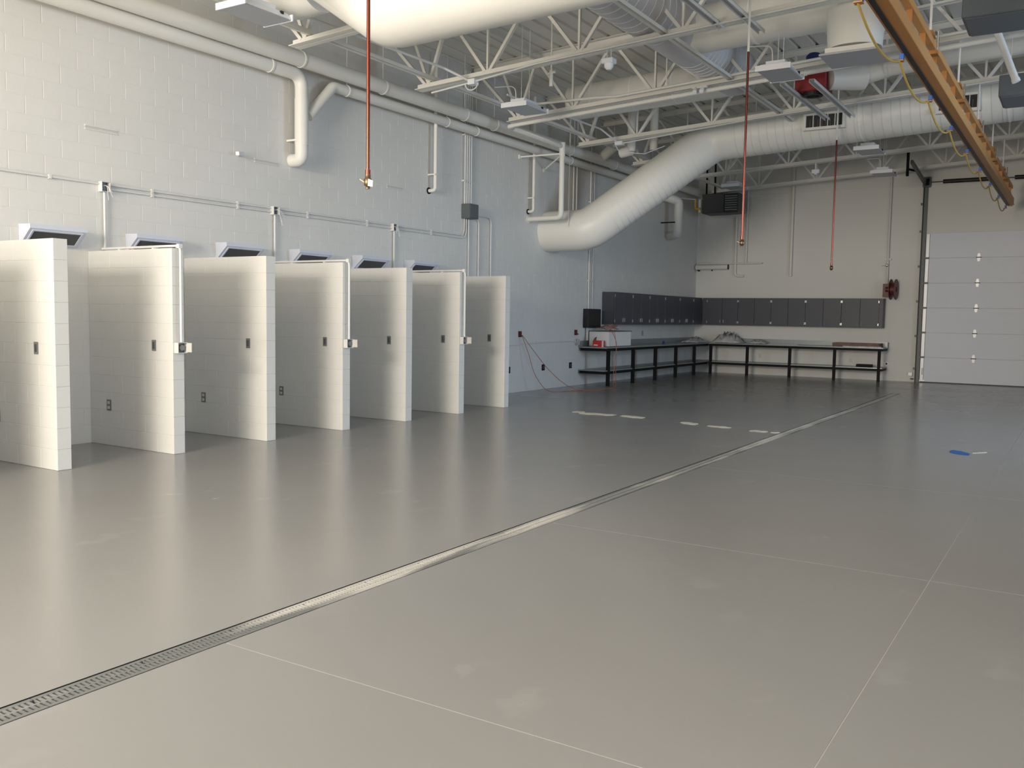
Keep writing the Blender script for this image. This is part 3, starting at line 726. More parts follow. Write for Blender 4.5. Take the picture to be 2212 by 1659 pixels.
light(2.06, 22.9, 4.9, 'unlit white ceiling light hanging in front of the unit heater')
light(5.75, 22.3, 4.9, 'unlit white ceiling light hanging near the garage door track')
t = thing('diffuser_panel', (7.15, 12.38, 4.9), 'flat square grey-white ceiling diffuser panel under the branch duct', 'vent')
MB().bevbox(6.79, 7.51, 12.03, 12.73, 4.9, 4.925, .004).build('face_panel', 'lens', t)
MB().box(6.85, 7.45, 12.09, 12.67, 4.925, 5.0).build('neck', 'duct_paint', t)
# dark hanging cabinets at the right edge
def hang_box(x0, x1, y0, y1, z0, z1, label):
    t = thing('hanging_cabinet', ((x0 + x1) / 2, (y0 + y1) / 2, z0), label, 'equipment')
    MB().bevbox(x0, x1, y0, y1, z0, z1, .01).build('casing', 'panel_grey', t)
    MB().box(x0 + .03, x1 - .03, y0 + .03, y1 - .03, z0 - .012, z0 + .001).build('bottom_panel', 'panel_grey', t)
    for x in (x0 + .1, x1 - .1): MB().tube([(x, (y0 + y1) / 2, z1), (x, (y0 + y1) / 2, zd(x) - .02)], .008, 6).build('hanger_rod', 'steel_paint', t)
hang_box(8.42, 9.9, 11.95, 12.75, 5.09, 5.6, 'dark grey hanging cabinet beside the near end of the orange crane beam')
hang_box(8.64, 10.1, 14.4, 15.2, 4.68, 4.97, 'dark grey hanging cabinet behind the slanted white tube')
t = thing('slanted_tube', (8.885, 13.85, 4.742), 'white tube hanging at a slant beside the orange crane beam', 'pipe')
MB().tube([(8.885, 13.85, 4.742), (8.544, 13.85, 5.653), (8.3, 13.85, 6.4)], .045, 14).build('tube', 'seam_white', t)
MB().tube([(8.89, 13.85, 4.73), (8.875, 13.85, 4.77)], .052, 14).build('end_cap', 'seam_white', t)

# ================================================================== RED FAN
t = thing('duct_fan', (5.95, 15.1, 5.1), 'red box duct fan with black inlet ring and blue motor among the joists', 'fan')
MB().bevbox(5.72, 6.2, 14.85, 15.3, 5.17, 5.47, .015).build('casing', 'red', t)
MB().ring((5.97, 15.02, 5.14), (0, 0, 1), .10, .15, .06, 24).build('inlet_ring', 'black', t)
MB().tube([(5.97, 15.02, 5.12), (5.97, 15.02, 5.17)], .1, 20).build('inlet', 'black_steel', t)
MB().tube([(5.94, 15.1, 5.47), (5.94, 15.1, 5.76), (5.94, 15.1, 5.80)], [.12, .12, .08], 20).build('motor', 'motor_blue', t)
for y in (14.8, 15.35): MB().box(5.4, 6.6, y - .02, y + .02, 5.475, 5.515).build('support_rail', 'steel_paint', t)

# ================================================================== COPPER DROPS
def copper(x, y, zb, zs, r, label, tagged):
    t = thing('copper_drop', (x, y, zb), label, 'pipe', 'copper air drops')
    MB().tube([(x, y, zb + .13), (x, y, zs)], r, 14).build('pipe', 'copper', t)
    MB().tube([(x, y, zs), (x, y, zd(x) - .01)], r, 14).build('painted_pipe', 'pipe_paint', t)
    MB().tube([(x, y, zb + .10), (x, y, zb + .135)], r * 1.4, 12).build('adapter', 'copper', t)
    v = MB().tube([(x, y, zb + .0), (x, y, zb + .02), (x, y, zb + .025), (x, y, zb + .07), (x, y, zb + .075), (x, y, zb + .1)], [r * 1.2, r * 1.2, r * 2.0, r * 2.1, r * 1.5, r * 1.5], 12).build('ball_valve', 'brass', t)
    MB().bar((x - r * 1.2, y - .01, zb + .045), (x - r * 4, y - .02, zb + .07), .018, .006).build('valve_handle', 'brass', v)
    if tagged: MB().add([(x + .016, y - .02, zb + .07), (x + .055, y - .01, zb + .055), (x + .052, y - .01, zb + .012), (x + .018, y - .02, zb + .018), (x + .016, y - .017, zb + .07), (x + .055, y - .007, zb + .055), (x + .052, y - .007, zb + .012), (x + .018, y - .017, zb + .018)], [(0, 1, 2, 3), (4, 5, 6, 7), (0, 1, 5, 4), (1, 2, 6, 5), (2, 3, 7, 6), (3, 0, 4, 7)]).build('paper_tag', 'tag_white', t)
copper(5.42, 5.06, 2.46, 5.6, .0135, 'copper pipe drop with brass valve and white paper tag, in front of the booths', True)
copper(6.14, 11.25, 2.47, 4.85, .0145, 'copper pipe drop with brass valve crossing in front of the sloping duct', False)
copper(5.775, 17.55, 2.492, 4.87, .015, 'copper pipe drop with brass valve crossing in front of a duct grille', False)

# ================================================================== CRANE RUNWAY BEAM
t = thing('crane_beam', (8.15, 6.8, 4.3), 'long orange overhead crane runway beam hung on white rods', 'crane beam')
BY0, BY1 = 6.5, 24.6; bx0 = 8.08
MB().bevbox(bx0, bx0 + .075, BY0, BY1, 4.36, 4.50, .006).build('track_rail', 'orange', t)
MB().box(bx0 + .075, bx0 + .15, BY0, BY1, 4.36, 4.50).build('track_rail_far', 'orange', t)
MB().box(bx0 + .012, bx0 + .06, BY0, BY1, 4.335, 4.36).build('track_slot', 'black', t)
MB().box(bx0 - .012, bx0 + .012, BY0, BY1, 4.345, 4.36).build('track_lip', 'orange_dark', t)
MB().box(bx0 + .06, bx0 + .16, BY0, BY1, 4.345, 4.3599).build('track_lip_far', 'orange_dark', t)
MB().bevbox(bx0 + .035, bx0 + .115, BY0, BY1, 4.72, 4.80, .005).build('top_chord', 'orange', t)
y = BY0 + .1; k = 0
while y < BY1:
    MB().box(bx0 + .045, bx0 + .105, y - .006, y + .006, 4.50, 4.72).build('web_plate', 'orange_dark', t)
    y += .885
for y in [j + .02 for j in JY[1:6]]:
    h = thing('hanger', (0, 0, 0)); h.parent = t; h.location = V((8.155, y, 4.62)) - wpos(t)
    MB().box(bx0 - .02, bx0 + .17, y - .07, y + .07, 4.60, 4.64).build('saddle', 'orange_dark', h)
    MB().prism([(8.10, 4.80), (8.21, 4.80), (8.19, 4.87), (8.12, 4.87)], 1, y - .07, y + .07).build('clamp', 'orange_dark', h)
    for dx in (-.085, .085): MB().tube([(8.155 + dx, y, 4.60), (8.155 + dx, y, 4.86)], .011, 8).build('bolt', 'chrome', h)
    MB().tube([(8.155, y, 4.86), (8.155, y, zc(8.155) + .05)], .014, 8).build('rod', 'steel_paint', h)
for y, z in ((10.45, 4.44), (15.1, 4.44), (16.2, 4.44)):
    MB().box(bx0 - .0015, bx0, y - .06, y + .06, z - .035, z + .035).build('sticker', 'tag_white', t)
    MB().box(bx0 - .003, bx0 - .0015, y - .045, y + .03, z - .028, z + .01).build('sticker_print', 'motor_blue', t)
MB().box(bx0 + .03, bx0 + .13, BY1, BY1 + .04, 4.32, 4.52).build('end_stop', 'orange_dark', t)
t = thing('festoon_hose', (8.05, 10.3, 4.25), 'yellow festoon hose looping along the orange crane beam on blue clips', 'hose')
cy = [8.3 + 2.03 * k for k in range(9)]
for a, b_ in zip(cy[:-1], cy[1:]):
    pts = [(bx0 - .03, a + (b_ - a) * i / 14, 4.27 - .15 * (1 - ((i / 7) - 1) ** 2)) for i in range(15)]
    MB().tube(pts, .012, 8).build('hose_loop', 'hose_yellow', t)
for a in cy:
    c = MB().box(bx0 - .03, bx0 + .012, a - .03, a + .03, 4.28, 4.3345).build('clip', 'blue', t)
    MB().box(bx0 - .06, bx0 + .012, a - .04, a + .04, 4.262, 4.274).build('saddle_plate', 'orange_dark', c)

# ================================================================== SMALL CEILING DEVICES
t = thing('motion_sensor', (4.1, 11.5, 4.93), 'white box sensor with round dome hanging under a joist', 'sensor')
MB().bevbox(4.02, 4.19, 11.44, 11.58, 5.03, 5.10, .008).build('housing', 'fixture_white', t)
MB().tube([(4.105, 11.51, 4.95), (4.105, 11.51, 4.985), (4.105, 11.51, 5.03)], [.03, .062, .065], 18).build('dome', 'fixture_white', t)
for dx in (-.03, .03): MB().tube([(4.105 + dx, 11.51, 5.10), (4.105 + dx, 11.51, 5.26)], .006, 6).build('stem', 'steel_paint', t)
t = thing('ceiling_conduit', (1.2, 11.4, 5.0), 'white conduit with box and loop under a joist above the pull box', 'conduit')
MB().tube([(1.15, 11.40, 4.955), (1.85, 11.40, 5.02), (3.0, 11.40, zc(3) - .01), (9.5, 11.40, zc(9.5) - .01)], .014, 8).build('pipe_run', 'conduit_paint', t)
MB().box(1.86, 1.98, 11.34, 11.46, 4.98, 5.06).build('box_body', 'fixture_white', t)
MB().tube([(1.92 + .11 * math.cos(a / 10 * math.pi), 11.36, 4.99 - .09 * math.sin(a / 10 * math.pi)) for a in range(11)], .009, 6).build('loop', 'conduit_paint', t)
t = thing('ceiling_conduit', (1.5, 8.9, 5.2), 'white conduit running beside the wall bridging then bending down to a joist', 'conduit')
MB().tube(fillet([(1.45, 7.0, 5.2), (1.6, 11.1, 5.2), (1.85, 11.42, 5.05)], .1, 4), .02, 8).build('pipe_run', 'conduit_paint', t)
t = thing('ceiling_conduit', (1.5, 14.5, 5.2), 'white conduit with box bending down to a joist over the sloping duct', 'conduit')
MB().tube(fillet([(1.5, 13.0, 5.22), (1.62, 16.2, 5.22), (1.75, 16.7, 5.03)], .1, 4), .018, 8).build('pipe_run', 'conduit_paint', t)
MB().box(1.7, 1.86, 16.66, 16.78, 4.98, 5.05).build('box_body', 'fixture_white', t)
MB().tube([(1.86, 16.7, 5.01), (4.5, 16.72, zc(4.5) - .012), (8.5, 16.72, zc(8.5) - .012)], .013, 8).build('pipe_tail', 'conduit_paint', t)
MB().tube(fillet([(1.7, 16.7, 5.0), (1.75, 16.75, 4.86), (2.2, 17.0, 4.82), (2.5, 17.3, 5.0)], .12, 5), .008, 6).build('loop', 'conduit_paint', t)
t = thing('ceiling_conduit', (3.4, 14.1, 5.35), 'white pipe lying on a joist chord below the cross duct', 'conduit')
MB().tube(fillet([(1.3, 14.02, 5.28), (2.6, 14.02, 5.26), (3.0, 14.02, zc(3) + .075), (9.5, 14.02, zc(9.5) + .075)], .2, 4), .022, 10).build('pipe_run', 'pipe_paint', t)
def spot(x, y, z, label):
    t = thing('sprinkler_head', (x, y, z), label, 'sprinkler')
    MB().tube([(x, y, z + .05), (x, y, zd(x) - .3)], .014, 8).build('stem', 'steel_paint', t)
    MB().tube([(x, y, z), (x, y, z + .03), (x, y, z + .06)], [.012, .03, .018], 10).build('head', 'steel_paint', t)
    MB().tube([(x, y, z - .012), (x, y, z - .004)], .035, 12).build('deflector', 'steel_paint', t)
t = thing('valve_cluster', (2.45, 12.8, 5.3), 'small white valve cluster on a pipe below the deck', 'valve')
MB().tube([(2.45, 12.8, 5.2), (2.45, 12.8, 5.45)], .03, 10).build('body', 'steel_paint', t)
MB().tube([(2.38, 12.8, 5.40), (2.52, 12.8, 5.42)], .022, 8).build('arm', 'steel_paint', t)
MB().tube([(2.45, 12.8, 5.45), (2.45, 12.8, 6.2)], .014, 8).build('stem', 'steel_paint', t)
t = thing('flood_heads', (4.4, 13.95, 5.1), 'pair of small white lamp heads under a joist near the copper drop', 'lamp')
for x in (4.42, 4.53):
    MB().tube([(x, 13.95, 5.20), (x, 13.93, 5.15), (x, 13.90, 5.12)], [.02, .038, .034], 12).build('lamp_head', 'fixture_white', t)
MB().box(4.36, 4.6, 13.94, 14.0, 5.185, 5.21).build('bar', 'steel_paint', t)
spot(3.9, 14.0, 5.30, 'small white sprinkler head standing on the joist below the ribbed duct')
t = thing('heat_detector', (4.28, 22.1, 5.0), 'small white box detector on the joist near the garage wall', 'sensor')
MB().bevbox(4.2, 4.37, 22.0, 22.08, 4.99, 5.08, .006).build('housing', 'fixture_white', t)
MB().box(4.27, 4.3, 22.02, 22.05, 5.08, zc(4.28) + .002).build('stem', 'steel_paint', t)
MB().tube([(4.285, 22.04, 4.96), (4.285, 22.04, 4.99)], .04, 12).build('dome', 'fixture_white', t)
for x, y, nm in ((7.3, 13.6, 'beside the flat ceiling panel'), ):
    t = thing('bent_conduit', (x + 1.2, y, 5.7), 'pair of white conduits sweeping in a bend under the deck behind the crane beam', 'conduit')
    for d in (0, .09): MB().tube(fillet([(8.2, 9.5, 5.85 + d), (8.75 + d, 13.5 + d, 5.85), (7.2, 13.7 + d, 5.8)], .5, 6), .02, 8).build('pipe_run', 'conduit_paint', t)

# ================================================================== UNIT HEATER
t = thing('unit_heater', (1.1, 24.7, 4.45), 'dark grey unit heater with louvres hung in the back corner', 'heater')
MB().bevbox(.62, 1.24, 24.45, 25.1, 4.47, 5.0, .01).build('casing', 'heater_grey', t)
MB().bevbox(1.24, 1.64, 24.5, 25.05, 4.47, 5.0, .01).build('louvre_box', 'heater_grey', t)
for k in range(7): MB().add([(1.27, 24.49, 4.53 + k * .062), (1.61, 24.49, 4.53 + k * .062), (1.61, 24.46, 4.55 + k * .062), (1.27, 24.46, 4.55 + k * .062), (1.27, 24.49, 4.537 + k * .062), (1.61, 24.49, 4.537 + k * .062), (1.61, 24.46, 4.557 + k * .062), (1.27, 24.46, 4.557 + k * .062)], [(0, 1, 2, 3), (4, 5, 6, 7), (0, 1, 5, 4), (1, 2, 6, 5), (2, 3, 7, 6), (3, 0, 4, 7)]).build('louvre', 'galvanized', t)
MB().box(1.27, 1.61, 24.492, 24.5, 4.5, 4.97).build('louvre_back', 'black', t)
for x in (.68, .92): MB().box(x - .02, x + .02, 24.6, 24.64, 5.0, 6.1).build('hanger', 'black_steel', t)
MB().box(.54, .60, 24.4, 24.5, 4.5, 4.85).build('side_panel', 'outlet_light', t)
MB().tube(fillet([(.6, 24.38, 4.6), (.45, 24.38, 4.6), (.45, 24.38, 4.85)], .05, 4), .03, 8).build('gas_valve', 'yellow', t)
pipe('heater_gas_pipe', [(.1, 23.7, 4.85), (.45, 24.38, 4.86)], .014, 'pipe_paint', 'thin white pipe feeding the yellow valve of the unit heater', 'pipe')

# ================================================================== BACK WALL PIPES
yb = YB - .06
pipe('back_wall_pipe', [(2.77, yb, 2.77), (2.77, yb, 6.15)], .042, 'pipe_paint', 'straight white pipe dropping alone down the middle of the back wall', 'pipe', clamps=[(2.77, yb + .02, 3.1, .12, .06, .03)])
pipe('back_wall_pipe', [(1.45, yb, 2.80), (1.19, yb, 2.80), (1.19, yb, 4.47)], .034, 'pipe_paint', 'white back wall pipe with an L-shaped foot below the unit heater', 'pipe', None, .1)
pipe('back_wall_pipe', [(1.50, yb, 3.17), (1.50, yb, 5.3)], .028, 'pipe_paint', 'white back wall pipe ending on the thin horizontal rail', 'pipe')
pipe('back_wall_rail', [(.06, yb - .05, 3.165), (1.98, yb - .05, 3.155)], .02, 'pipe_paint', 'thin white horizontal rail pipe on the back wall', 'pipe')
t = thing('capped_pipe', (.5, yb - .06, 3.05), 'thick short white horizontal pipe with end caps in the back corner', 'pipe')
MB().tube([(.06, yb - .05, 3.06), (1.0, yb - .05, 3.06)], .075, 18).build('pipe', 'pipe_paint', t)
for x in (.05, .985): MB().ring((x, yb - .05, 3.06), (1, 0, 0), .02, .08, .03, 18).build('end_cap', 'steel_paint', t)
MB().box(.5, .53, yb - .06, yb - .04, 2.95, 2.985).build('drain_nipple', 'black_steel', t)
MB().box(.08, .12, yb - .06, yb + .055, 2.95, 2.985).build('bracket', 'black_steel', t)
pipe('wall_column_pipe', [(5.31, yb, 2.42), (5.31, yb, 5.4)], .03, 'wall_paint', 'thin painted pipe on the back wall above the red hose reel', 'pipe', clamps=[(5.31, yb + .02, 3.2, .16, .06, .04), (5.31, yb + .02, 2.45, .1, .06, .05)])
t = thing('wall_camera', (5.28, yb - .05, 3.04), 'tiny chrome ball camera on the back wall beside the garage door', 'camera')
MB().tube([(5.15, yb + .05, 3.04), (5.28, yb - .05, 3.04)], .008, 6).build('arm', 'steel_paint', t)
MB().tube([(5.26, yb - .05, 3.04), (5.27, yb - .05, 3.04), (5.30, yb - .05, 3.04), (5.33, yb - .05, 3.04), (5.34, yb - .05, 3.04)], [.01, .035, .048, .035, .01], 14).build('ball', 'chrome', t)
t = thing('hose_reel', (5.53, YB, 2.17), 'dark red hose reel mounted on the back wall beside the garage door', 'hose reel')
c = V((5.48, YB - .3, 2.40)); ax = V((1, -.06, 0)).normalized()
MB().ring(c + ax * .105, ax, .07, .27, .014, 28).build('flange', 'reel_red', t)
MB().ring(c - ax * .02, ax, .07, .27, .014, 28).build('flange', 'reel_red', t)
MB().tube([c - ax * .015, c + ax * .10], .17, 24).build('wound_hose', 'reel_red', t)
MB().tube([c - ax * .15, c + ax * .1], .07, 16).build('hub', 'reel_red', t)
MB().bar(c - ax * .14 + V((0, 0, -.2)), c - ax * .14 + V((0, 0, .15)), .16, .05).build('mount_arm', 'reel_red', t)
MB().box(5.36, 5.44, YB - .30, YB - .001, 2.22, 2.34).build('wall_bracket', 'reel_red', t)
t = thing('safety_sensor', (5.97, YB - .06, .13), 'small white square sensor box at the foot of the door track', 'sensor')
MB().bevbox(5.93, 6.04, YB - .07, YB - .002, .15, .25, .012).build('housing', 'stile_white', t)
MB().box(5.99, 6.07, YB - .05, YB - .002, .07, .09).build('bracket', 'black_steel', t)
t = thing('round_outlet', (5.37, YB, .42), 'small round white outlet on the wall beside the workbench end', 'outlet')
MB().tube([(5.385, YB - .001, .45), (5.385, YB - .02, .45)], .045, 18).build('cover', 'stile_white', t)
MB().tube([(5.385, YB - .02, .447), (5.385, YB - .026, .447)], .027, 16).build('socket', 'black', t)
for x, z in ((1.98, .53), (4.46, .50)):
    plate('bench_outlet', (x, YB - .0005, z), (0, -1, 0), .075, .125, 'white outlet under the back workbench, %s' % ('closer to the corner' if x < 3 else 'closer to the garage door'), 'outlets under the back bench', True, 'outlet_light')
plate('splash_outlet', (.0005, 22.05, 1.16), (1, 0, 0), .075, .125, 'small outlet on the block wall just above the side workbench', None, True, 'outlet_grey')

# ================================================================== WALL CABINETS
CZ0, CZ1, CDp = 1.395, 2.165, .34
def cab_left(y0, y1, label, nd=2):
    t = thing('wall_cabinet', (.17, (y0 + y1) / 2, CZ0), label, 'cabinet', 'dark wall cabinets on the block wall')
    MB().box(.002, CDp - .022, y0 + .002, y1 - .002, CZ0, CZ1).build('body', 'cabinet', t)
    for d in range(nd):
        a = y0 + (y1 - y0) * d / nd; b_ = y0 + (y1 - y0) * (d + 1) / nd
        dr = MB().bevbox(CDp - .02, CDp, a + .003, b_ - .003, CZ0 + .004, CZ1 - .004, .003).build('door', 'cabinet', t)
        if nd == 2:
            hy = b_ - .05 if d == 0 else a + .05
            MB().box(CDp + .001, CDp + .014, hy - .0035, hy + .0035, CZ0 + .06, CZ0 + .15).build('handle', 'handle', dr)
        hy = a + .014 if d == 0 else b_ - .014
        for z in (CZ0 + .05, CZ1 - .12): MB().box(CDp + .0005, CDp + .005, hy - .010, hy + .010, z, z + .07).build('hinge', 'handle', dr)
    return t
cy_ = [19.66, 20.685, 21.71, 22.735, 23.76, 24.785, 25.46]
for k in range(6):
    cab_left(cy_[k], cy_[k + 1], 'dark blue-grey wall cabinet on the block wall, %s' % ['next to the black panel', 'second from the black panel', 'third from the black panel', 'third from the corner', 'second from the corner', 'narrow one in the corner'][k], 2 if k < 5 else 1)
cx_ = [.345, 1.405, 2.35, 3.295, 4.243, 5.2]
def cab_back(x0, x1, label, fill=0):
    yf = YB - CDp
    t = thing('wall_cabinet', ((x0 + x1) / 2, YB - .17, CZ0), label, 'cabinet', 'dark wall cabinets on the back wall')
    MB().box(x0 + .002, x1 - .002 + fill, yf + .022, YB - .002, CZ0, CZ1).build('body', 'cabinet', t)
    xs = x0 + (.13 if x0 < .4 else 0)
    for d in range(2):
        a = xs + (x1 - xs) * d / 2; b_ = xs + (x1 - xs) * (d + 1) / 2
        dr = MB().bevbox(a + .003, b_ - .003, yf, yf + .02, CZ0 + .004, CZ1 - .004, .003).build('door', 'cabinet', t)
        hx = b_ - .05 if d == 0 else a + .05
        MB().box(hx - .005, hx + .005, yf - .022, yf - .001, CZ0 + .06, CZ0 + .15).build('handle', 'box_inside' if x0 > 1 else 'handle', dr)
        hx = a + .014 if d == 0 else b_ - .014
        for z in (CZ0 + .05, CZ1 - .12): MB().box(hx - .008, hx + .008, yf - .005, yf - .0005, z, z + .06).build('hinge', 'handle', dr)
    if fill: MB().box(x1, x1 + fill, yf + .004, yf + .021, CZ0, CZ1).build('filler', 'cabinet', t)
for k in range(5):
    cab_back(cx_[k], cx_[k + 1], 'dark blue-grey wall cabinet on the back wall, %s' % ['next to the corner', 'second from the corner', 'in the middle of the run', 'second from the hose reel', 'next to the hose reel'][k], .09 if k == 4 else 0)

# ================================================================== WORKBENCHES
BT = .885; FX = .72; FY = YB - .75
t = thing('workbench', (.36, 22.0, 0), 'long grey-topped black steel workbench along the block wall', 'workbench')
MB().bevbox(.002, FX, 18.5, YB - .002, BT - .03, BT, .004).build('top', 'bench_top', t)
MB().box(.002, .025, 18.5, YB - .002, BT, BT + .13).build('backsplash', 'bench_top', t)
MB().box(FX - .05, FX - .01, 18.52, FY, BT - .09, BT - .03).box(.05, FX - .05, 18.52, 18.56, BT - .09, BT - .03).build('apron', 'black_steel', t)
MB().box(.03, FX - .03, 18.5, YB - .002, .335, .36).build('shelf', 'bench_top', t)
MB().box(FX - .05, FX - .02, 18.52, FY, .275, .335).box(.05, FX - .05, 18.5, 18.54, .275, .335).build('shelf_rail', 'black_steel', t)
for y in (18.68, 20.02, 21.35, 22.70, 24.04): MB().box(FX - .072, FX - .002, y - .035, y + .035, 0, BT - .03).build('leg', 'black_steel', t)
t = thing('workbench', (3.0, YB - .37, 0), 'long grey-topped black steel workbench along the back wall', 'workbench')
MB().bevbox(FX + .002, 5.42, FY, YB - .002, BT - .03, BT, .004).build('top', 'bench_top', t)
MB().box(FX + .002, 5.42, YB - .025, YB - .002, BT, BT + .13).build('backsplash', 'bench_top', t)
MB().box(5.40, 5.42, YB - .2, YB - .025, BT, BT + .13).build('end_splash', 'bench_top', t)
MB().box(FX + .002, 5.40, FY + .01, FY + .05, BT - .09, BT - .03).box(5.36, 5.40, FY + .05, YB - .05, BT - .09, BT - .03).build('apron', 'black_steel', t)
MB().box(FX + .002, 5.40, FY + .03, YB - .03, .335, .36).build('shelf', 'bench_top', t)
MB().box(FX + .002, 5.38, FY + .02, FY + .05, .275, .335).box(5.36, 5.39, FY + .05, YB - .05, .275, .335).build('shelf_rail', 'black_steel', t)
for x in (FX + .06, 1.84, 3.02, 4.2, 5.32): MB().box(x - .035, x + .035, FY + .002, FY + .072, 0, BT - .03).build('leg', 'black_steel', t)

# things on the benches
t = thing('white_carton', (.36, 19.2, BT), 'large open white carton on the end of the side workbench', 'box')
x0, x1, y0, y1, z0, z1 = .10, .60, 18.85, 20.05, BT + .001, BT + .345
MB().box(x0, x1, y0, y0 + .012, z0, z1).box(x0, x1, y1 - .012, y1, z0, z1).box(x0, x0 + .012, y0 + .012, y1 - .012, z0, z1).box(x1 - .012, x1, y0 + .012, y1 - .012, z0, z1).box(x0, x1, y0, y1, z0, z0 + .01).build('carton_body', 'carton', t)
MB().box(x0 - .015, x1 + .015, y0 - .015, y1 + .015, z1, z1 + .018).build('lid_edge', 'box_grey', t)
t = thing('red_carton', (.4, 18.7, BT), 'small red and white carton with open brown flap on the side workbench', 'box')
MB().box(.33, .56, 18.58, 18.74, BT + .001, BT + .145).build('carton_body', 'carton_red', t)
MB().box(.561, .565, 18.58, 18.66, BT + .001, BT + .145).build('side_print', 'carton', t)
MB().box(.36, .46, 18.575, 18.58, BT + .03, BT + .055).build('front_print', 'carton', t)
MB().add([(.33, 18.74, BT + .145), (.33, 18.6, BT + .145), (.36, 18.62, BT + .21), (.36, 18.72, BT + .23), (.335, 18.74, BT + .145), (.335, 18.6, BT + .145), (.365, 18.62, BT + .21), (.365, 18.72, BT + .23)], [(0, 1, 2, 3), (4, 5, 6, 7), (0, 1, 5, 4), (1, 2, 6, 5), (2, 3, 7, 6), (3, 0, 4, 7)]).build('flap', 'carton_brown', t)
pipe_t = thing('black_panel', (.06, 19.02, 1.31), 'black wall panel box beside the cabinets with conduits above it', 'electrical box')
MB().bevbox(.002, .13, 18.70, 19.36, 1.315, 1.75, .006).build('casing', 'black', pipe_t)
MB().bevbox(.131, .142, 18.72, 19.34, 1.335, 1.73, .004).build('door', 'black', pipe_t)
MB().box(.04, .08, 18.80, 18.84, 1.02, 1.315).build('lower_stub', 'conduit_paint', pipe_t)
# crumpled plastic sheeting
def crumple(name, cx, cy, sx, sy, h, label, seed, m='plastic_sheet'):
    rnd = random.Random(seed); N_ = 16; vs = []; fs = []
    for i in range(N_ + 1):
        for j in range(N_ + 1):
            u, v = i / N_ * 2 - 1, j / N_ * 2 - 1; e = max(0, 1 - u * u) * max(0, 1 - v * v)
            vs.append((cx + u * sx * (1 + rnd.uniform(-.06, .06)), cy + v * sy * (1 + rnd.uniform(-.06, .06)), BT + .004 + e ** .8 * h * rnd.uniform(.35, 1.0) + rnd.uniform(0, .012)))
    for i in range(N_):
        for j in range(N_):
            a = i * (N_ + 1) + j; fs.append((a, a + 1, a + N_ + 2, a + N_ + 1))
    o = MB().add(vs, fs, True).build(name, m, None, label, 'plastic sheet', 'crumpled sheets on the benches')
    md = o.modifiers.new('thick', 'SOLIDIFY'); md.thickness = .002
crumple('plastic_sheet', 1.18, 25.38, .42, .26, .36, 'crumpled grey plastic sheet heaped at the bench corner', 3)
crumple('plastic_sheet', .38, 24.9, .28, .5, .17, 'flatter crumpled plastic sheet on the side bench near the corner', 5)
crumple('plastic_sheet', 2.0, 25.5, .28, .16, .13, 'small crumpled plastic sheet on the back bench beside the heap', 9)
t = thing('wooden_tray', (4.75, 25.5, BT), 'shallow brown wooden tray on the end of the back workbench', 'tray')
m = MB(); a0, a1, b0, b1 = 4.10, 5.28, 25.22, 25.70
MB().box(a0, a1, b0, b1, BT + .001, BT + .02).build('bottom', 'wood', t)
for s_ in ((a0, a1, b0, b0 + .02), (a0, a1, b1 - .02, b1), (a0, a0 + .02, b0 + .02, b1 - .02), (a1 - .02, a1, b0 + .02, b1 - .02)): MB().box(*s_, BT + .02, BT + .10).build('side', 'wood', t)
MB().box(4.4, 5.36, 25.08, 25.20, BT + .001, BT + .022).build('paper_strip', 'paper', None, 'printed paper strip lying along the bench edge before the wooden tray', 'paper')
MB().box(2.36, 3.2, 25.25, 25.5, BT + .001, BT + .012).build('paper_strip', 'paper', None, 'flat printed sheets lying mid bench on the back workbench', 'paper')
t = thing('blue_tool', (.5, 22.3, BT), 'tiny dark blue cap standing on the side workbench', 'cap')
MB().tube([(.5, 22.3, BT + .001), (.5, 22.3, BT + .06), (.5, 22.3, BT + .08)], [.035, .03, .012], 12).build('cap', 'motor_blue', t)
t = thing('dark_slab', (4.9, 25.4, .36), 'dark flat slab lying on the lower shelf of the back bench', 'slab')
MB().bevbox(4.72, 5.10, 25.25, 25.5, .361, .43, .004).build('slab_body', 'black_steel', t)

# air couplings and hoses
for y, z, nm in ((15.915, 1.17, 'with orange hoses hanging from it'), (18.33, 1.187, 'next to the workbench')):
    t = thing('air_coupling', (0, y, z), 'small red air coupling on the block wall ' + nm, 'coupling')
    MB().box(.001, .05, y - .03, y + .03, z - .04, z + .08).build('body', 'reel_red', t)
    MB().tube([(.05, y, z), (.09, y, z - .02)], .014, 8).build('nozzle', 'brass', t)
    if y > 17: MB().ring((.075, y + .05, z - .19), (1, .2, 0), .05, .075, .02, 16).build('hose_loop', 'outlet_light', t)
def hose(pts, label, r=.0062, cat='hose'):
    # smooth Catmull-Rom path
    P_ = [V(p) for p in pts]; P_ = [P_[0]] + P_ + [P_[-1]]; out = []
    for i in range(1, len(P_) - 2):
        a, b_, c, d = P_[i - 1:i + 3]
        for k in range(8):
            q = k / 8; out.append(.5 * ((2 * b_) + (c - a) * q + (2 * a - 5 * b_ + 4 * c - d) * q * q + (3 * b_ - a - 3 * c + d) * q ** 3))
    out.append(P_[-2]); MB().tube(out, r, 6).build('orange_hose', 'cord_orange', None, label, cat, 'orange hoses from the wall coupling')
hose([(.09, 15.9, 1.15), (.2, 15.97, .8), (.3, 16.1, .35), (.5, 16.3, .03), (.75, 16.8, .009), (1.0, 17.6, .009), (1.0, 18.4, .009), (.85, 18.62, .05), (.82, 18.72, .5), (.8, 18.85, .95), (.62, 18.95, 1.245), (.5, 19.15, 1.26), (.4, 19.3, 1.27)], 'orange hose hanging steeply from the wall coupling to floor and bench')
